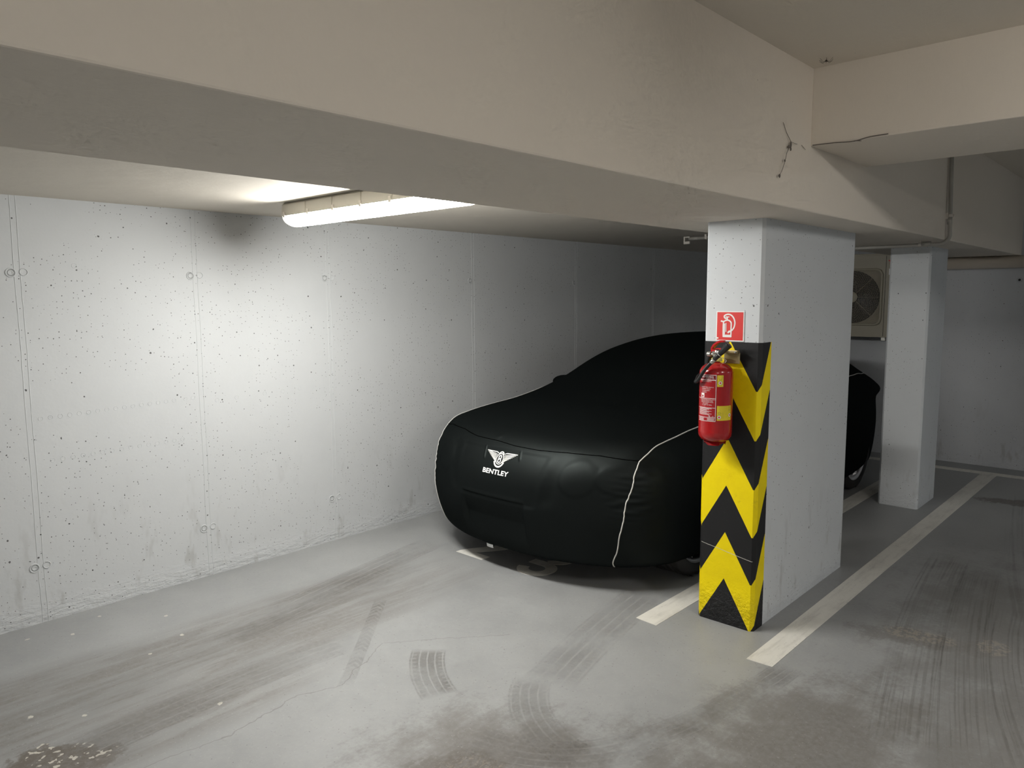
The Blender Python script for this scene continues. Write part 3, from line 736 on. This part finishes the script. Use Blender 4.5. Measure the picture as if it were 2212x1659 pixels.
# cabinet with an opening for the fan: front built from four strips
box(b,AX+.012,AX+.30,AY0,AY1,AZ0,AZ1,.008)
cab=obj('cabinet',b,M_ac,ac)
b=B()
for (ya,yb,za,zb) in ((AY0,FY-S,AZ0,AZ1),(FY+S,AY1,AZ0,AZ1),(FY-S,FY+S,AZ0,FZ-S),(FY-S,FY+S,FZ+S,AZ1)):
    box(b,AX,AX+.014,ya,yb,za,zb,.0)
bmesh.ops.remove_doubles(b,verts=b.verts[:],dist=1e-5); obj('front_panel',b,M_ac,ac)
b=B(); box(b,AX-.003,AX+.31,AY0-.004,AY1+.004,AZ1-.004,AZ1+.016,.004); obj('top_cover',b,M_ac,ac)
b=B(); box(b,AX-.0015,AX+.002,2.352,2.356,AZ0+.01,AZ1-.01); obj('panel_joint',b,M_acd,ac)
b=B(); RN=60
def rsq(s,c,n=8):
    P=[]
    for qx,qy,a0 in ((1,1,0),(-1,1,90),(-1,-1,180),(1,-1,270)):
        for i in range(n+1):
            a=math.radians(a0+90*i/n); P.append((qx*(s-c)+c*math.cos(a),qy*(s-c)+c*math.sin(a)))
    O=[]
    for p,q in zip(P,P[1:]+P[:1]):
        m_=max(1,int(math.hypot(q[0]-p[0],q[1]-p[1])/.02)); O+=[(p[0]+(q[0]-p[0])*t/m_,p[1]+(q[1]-p[1])*t/m_) for t in range(m_)]
    return O
tube(b,[(AX-.010,FY-p[0],FZ+p[1]) for p in rsq(S+.004,.06)],.012,10,closed=True); obj('grille_surround',b,M_ac,ac,True)
b=B(); ring=[b.verts.new((AX+.006,FY+.262*math.cos(2*PI*k/64),FZ+.262*math.sin(2*PI*k/64))) for k in range(64)]; b.faces.new(ring); obj('fan_recess_shade',b,M_acd,ac)  # flat black disc painted in for the shade behind the grille
b=B(); sqp=rsq(S,.055,15); out=[b.verts.new((AX+.002,FY-p[0],FZ+p[1])) for p in sqp]; n=len(sqp)
inn=[b.verts.new((AX+.002,FY-.262*math.cos(math.atan2(p[1],p[0])),FZ+.262*math.sin(math.atan2(p[1],p[0])))) for p in sqp]
for k in range(n): b.faces.new((out[k],out[(k+1)%n],inn[(k+1)%n],inn[k]))
obj('corner_plate',b,M_ac,ac)
b=B()
for k in range(3):
    for i in range(10):
        pass
    a0=2*PI*k/3+.5; G=[]
    for i in range(9):
        r=.05+.19*i/8; G.append([b.verts.new((AX-.006+.010*math.sin(t*2.2)*(r/.24)-.0,FY+r*math.cos(a0+t*1.25+.25*math.sin(r*10)),FZ+r*math.sin(a0+t*1.25+.25*math.sin(r*10)))) for t in np.linspace(0,1,9)])
    for A,C in zip(G,G[1:]):
        for j in range(8): b.faces.new((A[j],A[j+1],C[j+1],C[j]))
obj('fan_blades',b,M_fan,ac,True)
b=B(); nr=21
def cring(r,x,t=.0011):
    tube(b,[(x,FY+r*math.cos(2*PI*k/72),FZ+r*math.sin(2*PI*k/72)) for k in range(72)],t,4,closed=True)
for i in range(nr): cring(.056+i*.0104,AX-.020+.010*(i/nr)**2)
for i in range(nr-1):
    r=.056+i*.0104; m_=8+2*i if i<6 else 24+ (i//5)*6
    for k in range(m_):
        a=2*PI*(k+(i%2)*.5)/m_; x=AX-.020+.010*(i/nr)**2
        tube(b,[(x,FY+r*math.cos(a),FZ+r*math.sin(a)),(x,FY+(r+.0104)*math.cos(a),FZ+(r+.0104)*math.sin(a))],.0009,4,False)
for k in range(8):
    a=2*PI*k/8; tube(b,[(AX-.021,FY+.05*math.cos(a),FZ+.05*math.sin(a)),(AX-.010,FY+.268*math.cos(a),FZ+.268*math.sin(a))],.0016,4)
for q in (45,135,225,315):   # curved bars in the four corners
    for rr in np.arange(.275,.345,.010):
        aw=math.acos(min(1,.262/rr))*.0+ (math.pi/4-math.acos(min(1,S/rr)))*.92
        if aw<=.02: continue
        tube(b,[(AX-.008,FY+rr*math.cos(math.radians(q)+t),FZ+rr*math.sin(math.radians(q)+t)) for t in np.linspace(-aw,aw,12)],.0016,4)
obj('fan_grille',b,M_grille,ac)
b=B(); lathe(b,[(.053,.0),(.050,-.006),(.0,-.008)],(AX-.020,FY,FZ),'x',n=40,closed_ends=False); obj('grille_hub',b,M_ac,ac,True)
b=text_bm('T',.060,.002); bmesh.ops.transform(b,matrix=Matrix.Translation((AX-.002,2.333,1.965))@Matrix(((0,0,-1,0),(-1,0,0,0),(0,1,0,0),(0,0,0,1))),verts=b.verts[:]); obj('brand_letter',b,M_redn,ac,label='red printed letter')
b=B(); box(b,AX-.0012,AX+.001,2.29,2.327,1.865,1.925); obj('sticker',b,M_white,ac,label='white sticker')
for yy in (AY0+.12,AY1-.12):
    b=B(); box(b,AX+.01,XB-.001,yy-.02,yy+.02,AZ0-.035,AZ0-.001,.002); box(b,XB-.045,XB-.001,yy-.02,yy+.02,AZ0-.035,AZ0+.40,.002); obj('support_bracket',b,M_steel,ac)
# ---------------------------------------------------------------- cobweb and spider
cw=B(); yb=1.2975
def thr_(pts,r): tube(cw,catmull(pts,5),r,5)
thr_([(3.010,yb,2.352),(3.035,yb-.004,2.315),(3.075,yb-.006,2.285),(3.080,yb-.005,2.262)],.0013)
thr_([(3.082,yb-.004,2.285),(3.12,yb-.006,2.284),(3.15,yb-.002,2.286)],.0009); thr_([(3.20,yb,2.290),(3.235,yb-.003,2.276)],.0010)
thr_([(3.076,yb-.006,2.285),(3.060,yb-.007,2.262),(3.035,yb-.008,2.235),(3.020,yb-.009,2.205),(2.995,yb-.009,2.165),(2.972,yb-.008,2.140)],.0012)
for p,s in (((3.075,yb-.006,2.272),(.006,.004,.016)),((3.058,yb-.006,2.262),(.010,.004,.006)),((3.019,yb-.008,2.203),(.006,.003,.005)),((2.972,yb-.008,2.138),(.0055,.004,.008)),((3.078,yb-.006,2.256),(.003,.003,.008))):
    r=bmesh.ops.create_icosphere(cw,subdivisions=2,radius=1)['verts']
    for v in r: v.co=Vector((p[0]+v.co.x*s[0]*rnd.uniform(.7,1.2),p[1]+v.co.y*s[1],p[2]+v.co.z*s[2]*rnd.uniform(.7,1.2)))
own('cobweb',cw,M_web,(3.07,yb,2.28),'dusty dangling cobweb thread on the beam face left of the cross beam','cobweb')
cw=B(); e0=3.3035
thr_([(e0,1.292,2.303),(e0-.003,1.20,2.300),(e0-.004,1.12,2.295),(e0-.002,1.06,2.304),(e0,.99,2.306)],.0022)
thr_([(e0-.003,1.12,2.297),(e0-.006,1.09,2.292)],.0015)
own('cobweb',cw,M_web,(e0,1.15,2.30),'dark cobweb strand along the lower edge of the cross beam','cobweb')
cw=B(); sx_,sy_,sz_=3.205,1.211,2.612
for k in range(8):
    a=2*PI*(k+.5)/8; s=.026+.008*(k%2)
    tube(cw,[(sx_,sy_,sz_),(sx_+.5*s*math.cos(a),sy_+.5*s*math.sin(a),sz_-.006),(sx_+s*math.cos(a),sy_+s*math.sin(a),sz_+.005)],.0006,4)
r=bmesh.ops.create_icosphere(cw,subdivisions=2,radius=.0045)['verts']
for v in r: v.co+=Vector((sx_,sy_,sz_))
own('spider',cw,M_spider,(sx_,sy_,sz_),'tiny long-legged spider on the ceiling near the beam corner','spider')
# car outline (metres, nose at CX0, centre line at CY0)
CX0,CY0=3.085,3.022
def smax(a,b,k):
    h=np.clip(k-np.abs(a-b),0,None)/k
    return np.maximum(a,b)+h*h*k*.25
def smin(a,b,k): return -smax(-a,-b,k)
def ip(x,pts):
    # smooth (monotone-ish cubic hermite) interpolation
    xs=np.array([p[0] for p in pts],float); ys=np.array([p[1] for p in pts],float)
    d=np.diff(ys)/np.diff(xs); m=np.empty_like(ys); m[0]=d[0]; m[-1]=d[-1]
    m[1:-1]=(d[:-1]*np.diff(xs)[1:]+d[1:]*np.diff(xs)[:-1])/(xs[2:]-xs[:-2])
    x=np.clip(x,xs[0],xs[-1]); i=np.clip(np.searchsorted(xs,x)-1,0,len(xs)-2)
    h=xs[i+1]-xs[i]; t=(x-xs[i])/h
    return ((2*t**3-3*t*t+1)*ys[i]+(t**3-2*t*t+t)*h*m[i]+(-2*t**3+3*t*t)*ys[i+1]+(t**3-t*t)*h*m[i+1])
HB=[(0,.725),(.1,.805),(.3,.872),(.6,.918),(1.0,.95),(1.4,.98),(2.5,1.01),(3.5,.985),(3.9,.94),(4.3,.885),(4.6,.83),(4.8,.77)]
HG=[(.85,.79),(1.15,.95),(1.3,1.02),(1.55,1.15),(1.85,1.275),(2.15,1.335),(2.45,1.362),(2.85,1.366),(3.25,1.345),(3.65,1.265),(4.05,1.12),(4.35,.98),(4.65,.80)]
NZ=[(.05,.15),(.12,.11),(.20,.065),(.30,.025),(.42,0),(.52,.005),(.62,.02),(.72,.045),(.82,.085),(1.0,.19)]
WZ=[(.05,-.05),(.2,-.02),(.4,0),(.6,0),(.75,-.02),(.9,-.07),(1.1,-.16)]
TZ=[(.05,-.25),(.2,-.12),(.4,-.03),(.6,0),(.8,-.01),(.95,-.06),(1.1,-.15)]
WX=[(0,.87),(.3,.91),(.6,.945),(.9,.960),(1.6,.945),(2.5,.935),(3.3,.955),(3.7,.935),(4.1,.88),(4.4,.82),(4.8,.72)]
EDGE=[(0,.09),(.5,.065),(1.2,.05),(4.8,.05)]
HEM=[(0,.14),(.5,.145),(.9,.128),(1.4,.13),(3.2,.14),(3.7,.15),(4.8,.18)]
def car_f(P):
    x=P[...,0]-CX0; dy=np.abs(P[...,1]-CY0); z=P[...,2]
    top=z-(ip(x,HB)-ip(x,EDGE)*(dy/.9)**2)
    side=dy-(ip(x,WX)+ip(z,WZ))
    nose=(ip(z,NZ)+.30*(dy/.85)**2.5)-x
    tail=x-(4.74+ip(z,TZ)-.36*(dy/.85)**2.5)
    b=smax(top,side,.16)
    b=smax(b,nose,.16)
    b=smax(b,tail,.25)
    gt=z-(ip(x,HG)-.055*(dy/.6)**2)
    gs=(dy-(.82-(z-.95)*.50-.25*np.clip((1.9-x)/1.0,0,1)**2*0))*.9
    g=smax(gt,gs,.22)
    g=smax(g,(1.1-x),.1); g=smax(g,x-4.6,.1); g=smax(g,.8-z,.05)
    f=smin(b,g,.12)
    q=np.sqrt(((x-1.84)/.10)**2+((dy-.925)/.105)**2+((z-.955)/.055)**2)
    m=(q-1)*.08
    f=smin(f,m,.11)
    f=smax(f,ip(x,HEM)+.0-z,.05)
    return f
def march(O,D,tmax=3.0,n=90):
    # first crossing from inside along D
    O=np.broadcast_to(O,D.shape)
    t0=np.zeros(D.shape[:-1]); t1=np.full(D.shape[:-1],np.nan); prev=np.zeros(D.shape[:-1])
    hit=np.zeros(D.shape[:-1],bool); lo=np.zeros_like(t0); hi=np.full_like(t0,tmax)
    for i in range(1,n+1):
        t=tmax*i/n; v=car_f(O+D*t)
        new=(v>0)&~hit
        lo=np.where(new,tmax*(i-1)/n,lo); hi=np.where(new,t,hi); hit|=new
    for _ in range(16):
        m=.5*(lo+hi); v=car_f(O+D*m[...,None]); hi=np.where(v>0,m,hi); lo=np.where(v>0,lo,m)
    return O+D*(.5*(lo+hi))[...,None]
# ---------------------------------------------------------------- covered car
def sstep(t): t=np.clip(t,0,1); return t*t*(3-2*t)
def sbox(v,a,b,s): return sstep((v-a)/s+.5)*sstep((b-v)/s+.5)
CC=3.020
def disp(P):
    "relief of the stretched cover on the nose, metres forward"
    x,y,z=P[...,0],P[...,1],P[...,2]; front=sstep((3.64-x)/.12)
    d=0*x
    inset=.05*np.clip((.76-z)/.30,0,1)
    gl=sbox(np.abs(y-CC),-1,.345-inset,.050)*sbox(z,.47,.762,.028)
    d=d-.0055*gl
    pz=np.clip((.487-z)/.13,0,1)*sstep((z-.20)/.17)
    pl=sbox(np.abs(y-3.045),-1,.252,.030)*(.0045*sstep((.487-z)/.012+.5)*sstep((z-.20)/.17)+.030*pz)
    d=d-pl
    d=d+.0025*sbox(np.abs(y-3.045),-1,.252,.03)*np.exp(-((z-.493)/.014)**2)
    for s in (-1,1):
        yy=(y-CC)*s
        d=d+.0042*sstep((.100-np.hypot(yy-.532,(z-.662)*1.02))/.030+.5)
        d=d+.0036*sstep((.080-np.hypot((yy-.715)*.9,z-.672))/.028+.5)
        d=d-.008*np.exp(-((yy-.405-(z-.65)*.25)/.050)**2)*sbox(z,.50,.77,.08)
        # gathers beside the piping
        wn=np.exp(-((yy-.790)/.070)**2)*sbox(z,.40,.735,.06)
        ph=yy*-26+.6*np.sin(yy*40)
        d=d+wn*.0040*(np.sin(z*112+ph+1.6*np.sin(z*21))*(.55+.45*np.sin(z*33+2+yy*9))+.35*np.sin(z*197+1+yy*30))
        wn2=(s>0)*np.exp(-((yy-.69)/.09)**2)*sstep((z-.80)/.02)*sstep((3.74-x)/.2)
        d=d+wn2*.005*np.sin(x*95+yy*70+np.sin(x*31))
    # crumple above the seam and pull marks round the badge
    d=d+.006*np.exp(-((y-3.11)/.025)**2-((z-.822)/.012)**2)
    d=d+.004*np.exp(-((y-3.155-(z-.73)*.35)/.006)**2)*sbox(z,.70,.765,.02)+.004*np.exp(-((y-2.872-(z-.73)*.35)/.006)**2)*sbox(z,.72,.765,.02)
    return d*front
def displaced(P):
    Q=P.copy(); Q[...,0]-=disp(P); return Q
def cover_mesh():
    A=3.74;Bx=7.25;Z=.5; nt=560
    # ring angles, denser on the visible right-hand side
    th=np.linspace(0,2*np.pi,nt,endpoint=False)
    rows=[]
    for ph in np.linspace(.0008,np.pi/2,185):
        rows.append((A,np.stack([-np.cos(ph)*np.ones(nt),np.sin(ph)*np.cos(th),np.sin(ph)*np.sin(th)],-1)))
    for xx in np.linspace(A,Bx,150)[1:]:
        rows.append((xx,np.stack([0*th,np.cos(th),np.sin(th)],-1)))
    for ph in np.linspace(0,np.pi/2-.0008,46)[1:]:
        rows.append((Bx,np.stack([np.sin(ph)*np.ones(nt),np.cos(ph)*np.cos(th),np.cos(ph)*np.sin(th)],-1)))
    D=np.array([r[1] for r in rows]); O=np.array([[[r[0],CY0,Z]] for r in rows])
    Pm=displaced(march(O,D)); nr=len(rows)
    idx=np.arange(nr*nt).reshape(nr,nt); a=idx[:-1]; b_=idx[1:]
    F=np.stack([a,np.roll(a,-1,1),np.roll(b_,-1,1),b_],-1).reshape(-1,4)
    Vv=Pm.reshape(-1,3); cen=Vv[F].mean(1)
    hz=ip(cen[:,0]-CX0,HEM)
    # the flat underside is open apart from a lip turned under
    inner=(car_f(cen+np.array([0,0,.03]))<-.075)&(cen[:,2]<hz+.02)
    F=F[~inner]
    me=bpy.data.meshes.new('fabric'); me.from_pydata([tuple(v) for v in Vv],[],[tuple(int(k) for k in f) for f in F])
    bm=bmesh.new(); bm.from_mesh(me); bmesh.ops.delete(bm,geom=[v for v in bm.verts if not v.link_faces],context='VERTS')
    bmesh.ops.recalc_face_normals(bm,faces=bm.faces[:]); bm.to_mesh(me); bm.free(); return me
def fx(y,z,off=0.):
    "front surface x at (y,z)"
    y=np.atleast_1d(np.array(y,float)); z=np.atleast_1d(np.array(z,float))
    O=np.stack([np.full_like(y,4.2),y,z],-1); D=np.zeros_like(O); D[...,0]=-1
    P=displaced(march(O,D,1.6,160)); P[...,0]-=off; return P
def tz(x,y,off=0.):
    x=np.atleast_1d(np.array(x,float)); y=np.atleast_1d(np.array(y,float)); O=np.stack([x,y,np.full_like(x,.5)],-1); D=np.zeros_like(O); D[...,2]=1
    P=displaced(march(O,D,1.2,160)); P[...,2]+=off; return P
cv=empty('car_cover',(CX0+2.4,CY0,.14),'black stretch car cover with a white winged badge and name on the nose','car cover')
me=cover_mesh(); link('fabric',me,M_cover,cv,True)
def cord(P,r,name,mat,label=None,n=8):
    b=B(); tube(b,[tuple(p) for p in P],r,n); return obj(name,b,mat,cv,True,label=label)
zc=np.array([.150,.187,.25,.30,.337,.392,.458,.522,.57,.609,.646,.69,.718,.745,.760]); yc=np.array([2.338,2.327,2.298,2.285,2.275,2.259,2.251,2.245,2.237,2.231,2.226,2.225,2.226,2.227,2.229])
def side_path(s):
    zz_=np.linspace(.155,.760,60); yy_=np.interp(zz_,zc,yc)+.002*np.sin(zz_*38)
    if s>0: yy_=2*CC-yy_
    F1=fx(yy_,zz_,.001); x0=F1[-1,0]
    xs=np.concatenate([np.linspace(x0+.03,4.1,40),np.linspace(4.15,7.35,70)])
    yt=np.interp(xs,[x0,3.498,3.618,3.864,4.056,4.5,6.5,7.0,7.4],[2.228,2.212,2.198,2.193,2.196,2.205,2.190,2.225,2.29])+.0015*np.sin(xs*23)
    if s>0: yt=2*CC-yt-.015
    return np.concatenate([F1,tz(xs,yt,.001)])
for s in (-1,1): cord(side_path(s),.0036,'piping',M_piping,'pale silver piping')
sy_=[2.230,2.411,2.584,2.784,2.960,3.091,3.302,3.478,3.68,3.84]
ys=np.interp(np.linspace(0,1,90),np.linspace(0,1,10),sy_)
zs=np.interp(ys,sy_,[.764,.785,.788,.785,.790,.800,.803,.818,.815,.79])
cord(fx(ys,zs,.0002),.0022,'nose_seam',M_seam)
# centre-line fabric gathers are in the mesh; badge and name are laid on the surface
def lay(bm,off):
    "local (u right, v up) -> surface; u to the reader's right is -Y"
    vs=list(bm.verts); P=fx([BY-v.co.x*SCL for v in vs],[BZ+v.co.y*SCL for v in vs],off)
    for v,p in zip(vs,P): v.co=Vector(p)
    return bm
SCL=.955; BY,BZ=3.018,.710
b=B()
def q2(pts): b.faces.new([b.verts.new((p[0],p[1],0)) for p in pts])
for s in (-1,1):
    # long outer feathers fan from the wing root to the swept outer edge
    nf=9
    for i in range(nf):
        t=i/(nf-1)
        tip=np.array([.128-.090*t**1.05,.036-.050*t]); root=np.array([.046-.020*t,.026-.048*t]); 
        d=tip-root; nn=np.array([-d[1],d[0]])/np.hypot(*d); w0,w1=.0026,.0030
        m_=root*.35+tip*.65+nn*.0006
        pts=[root-nn*w0/2,m_-nn*w1/2,tip-nn*.0008,tip+nn*.0008,m_+nn*w1/2,root+nn*w0/2]
        q2([(s*p[0],p[1]) for p in (pts if s>0 else pts[::-1])])
    # top edge bar and short inner feathers
    for st_ in ([(.026,.030),(.040,.0355),(.075,.0368),(.110,.0372),(.1285,.0380)],):
        for q in stroke2d(st_,[.004,.0048,.0040,.0032,.0014]): q2([(s*p[0],p[1]) for p in (q if s>0 else q[::-1])])
    for i in range(6):
        a=.030+.0028*i; 
        for q in stroke2d([(.028+.0015*i,.022-.007*i),(.045-.001*i,.024-.0075*i)],.0030): q2([(s*p[0],p[1]) for p in (q if s>0 else q[::-1])])
for q in stroke2d(arc(0,0,.0285,.0305,0,360,36)[:-1],.0052,True): q2(q)
for q in stroke2d(arc(0,.006,.026,.034,35,145,10),.0060): q2(q)
for q in stroke2d(arc(0,.004,.044,.050,-155,-25,18),.0100): q2(q)
lay(b,.0012); obj('badge_wings',b,M_silver,cv,label='silver winged badge')
b=B(); b.faces.new([b.verts.new((.0262*math.cos(2*PI*k/32),.0282*math.sin(2*PI*k/32),0)) for k in range(32)]); lay(b,.0016); obj('badge_disc',b,M_ink,cv)
b=B()
for q in stroke2d(arc(0,.0098,.0098,.0095,0,360,22)[:-1],.0058,True): q2(q)
for q in stroke2d(arc(0,-.0102,.0112,.0105,0,360,22)[:-1],.0060,True): q2(q)
for q in stroke2d([(-.0112,.0175),(-.0112,-.0185)],.0058): q2(q)
lay(b,.0020); obj('badge_letter',b,M_white,cv,label='white letter B in the badge')
SCL=1.; BY,BZ=3.024,.623
t=text_bm('BENTLEY',.0370,.00095,1.0); xs_=[v.co.x for v in t.verts]; w_=max(xs_)-min(xs_); x_0=min(xs_)
for v in t.verts: v.co.x=(v.co.x-x_0)/w_*.208-.104
bmesh.ops.triangulate(t,faces=t.faces[:]); lay(t,.0014); obj('name_lettering',t,M_white,cv,label='white printed name')
# care tag at the hem
b=B(); hp_=fx([3.152,3.096],[.172,.172],.002)
(x1_,y1_,z1_),(x2_,y2_,z2_)=hp_
G=[[b.verts.new((x1_+(x2_-x1_)*u+.004*v,y1_+(y2_-y1_)*u,z1_-.010-.022*v-.002*math.sin(u*3))) for u in np.linspace(0,1,5)] for v in np.linspace(0,1,4)]
for A,C in zip(G,G[1:]):
    for k in range(4): b.faces.new((A[k],A[k+1],C[k+1],C[k]))
bmesh.ops.solidify(b,geom=b.faces[:],thickness=.0008)
tg=obj('care_tag',b,M_white,cv,label='small white care tag')
# the car itself: wheels stand below the cover, the body is under it
car=empty('car',(CX0+2.4,CY0,0),'low car hidden under the black cover, only its wheels showing','car')
b=B(); NX=40; G=[]
for x in np.linspace(.50,4.40,NX):
    top=float(ip(np.array([x]),HB)[0])-.10; hw=.78-.18*max(0,(1.0-x)/.5)-.20*max(0,(x-4.1)/.5)**1.5
    G.append([b.verts.new((CX0+x,CY0+s*hw*k_,z)) for s,k_,z in ((-1,.80,.24),(-1,1,.36),(-1,1,.60),(-1,.90,top-.05),(-1,.5,top),(1,.5,top),(1,.90,top-.05),(1,1,.60),(1,1,.36),(1,.80,.24))])
for A,C in zip(G,G[1:]):
    for k in range(10): b.faces.new((A[k],A[(k+1)%10],C[(k+1)%10],C[k]))
b.faces.new(G[0]); b.faces.new(G[-1]); bmesh.ops.recalc_face_normals(b,faces=b.faces[:]); obj('body',b,M_under,car,True)
b=B(); G=[]
for x in np.linspace(1.30,4.1,24):
    top=float(ip(np.array([x]),HG)[0])-.10; hw=.60
    G.append([b.verts.new((CX0+x,CY0+s*k_,z)) for s,k_,z in ((-1,.70,.82),(-1,.52,max(.84,top-.06)),(-1,.30,max(.85,top)),(1,.30,max(.85,top)),(1,.52,max(.84,top-.06)),(1,.70,.82))])
for A,C in zip(G,G[1:]):
    for k in range(6): b.faces.new((A[k],A[(k+1)%6],C[(k+1)%6],C[k]))
b.faces.new(G[0]); b.faces.new(G[-1]); bmesh.ops.recalc_face_normals(b,faces=b.faces[:]); obj('cabin',b,M_under,car,True)
def wheel(cx,yo,s):
    "yo outer face, s=-1 on the right-hand side"
    TR=.345; w=.255; yi=yo-s*w; cz=TR-.003
    def lat(prof,mat,name,par,n=72):
        b=B(); lathe(b,[(r,yo-s*h) for r,h in prof],(cx,0,cz),'y',n=n,closed_ends=False); bmesh.ops.recalc_face_normals(b,faces=b.faces[:]); return obj(name,b,mat,par,True)
    prof=[(.262,.012),(.275,.003),(.305,.0),(.328,.010),(.340,.028)]
    for g in (.062,.105,.150,.193): prof+=[(.345,g-.014),(.345,g-.004),(.337,g-.003),(.337,g+.003),(.345,g+.004)]
    prof+=[(.340,.227),(.328,.245),(.300,.255),(.262,.243)]
    ty=lat(prof,M_tyre,'tyre',car)
    b=B()
    for k in range(64):   # shoulder blocks
        a=2*PI*k/64
        for u0,u1,r in ((.022,.046,.3465),(.205,.230,.3465)):
            vs=[]
            for da in (-.030,.030):
                for u in (u0,u1): vs.append(b.verts.new((cx+r*math.cos(a+da),yo-s*u,cz+r*math.sin(a+da))))
            b.faces.new((vs[0],vs[1],vs[3],vs[2]))
    obj('tread_blocks',b,M_tyre,ty)
    rm=lat([(.225,.200),(.235,.03),(.250,.018),(.262,.010),(.266,.012),(.262,.020),(.240,.06),(.238,.20)],M_rim,'rim',car)
    b=B(); lathe(b,[(.0,yo-s*.050),(.04,yo-s*.048),(.060,yo-s*.06)],(cx,0,cz),'y',n=32,closed_ends=False)
    for k in range(9):
        a=2*PI*k/9+.2; c_,s_=math.cos(a),math.sin(a)
        rows=[]
        for r,hw,dp_ in ((.045,.014,.052),(.10,.011,.046),(.17,.010,.036),(.236,.014,.026)):
            rows.append([b.verts.new((cx+r*c_-q*hw*s_,yo-s*(dp_+dd),cz+r*s_+q*hw*c_)) for q,dd in ((-1,.02),(-.6,0),(.6,0),(1,.02))])
        for A,C in zip(rows,rows[1:]):
            for j in range(3): b.faces.new((A[j],A[j+1],C[j+1],C[j]))
    bmesh.ops.recalc_face_normals(b,faces=b.faces[:]); obj('spokes',b,M_rim,rm)
    b=B(); lathe(b,[(.0,yo-s*.10),(.20,yo-s*.10),(.205,yo-s*.12)],(cx,0,cz),'y',n=40,closed_ends=False); obj('brake_disc',b,M_under,rm)
for cx_ in (3.955,6.66):
    wheel(cx_,2.112,-1); wheel(cx_,3.928,1)
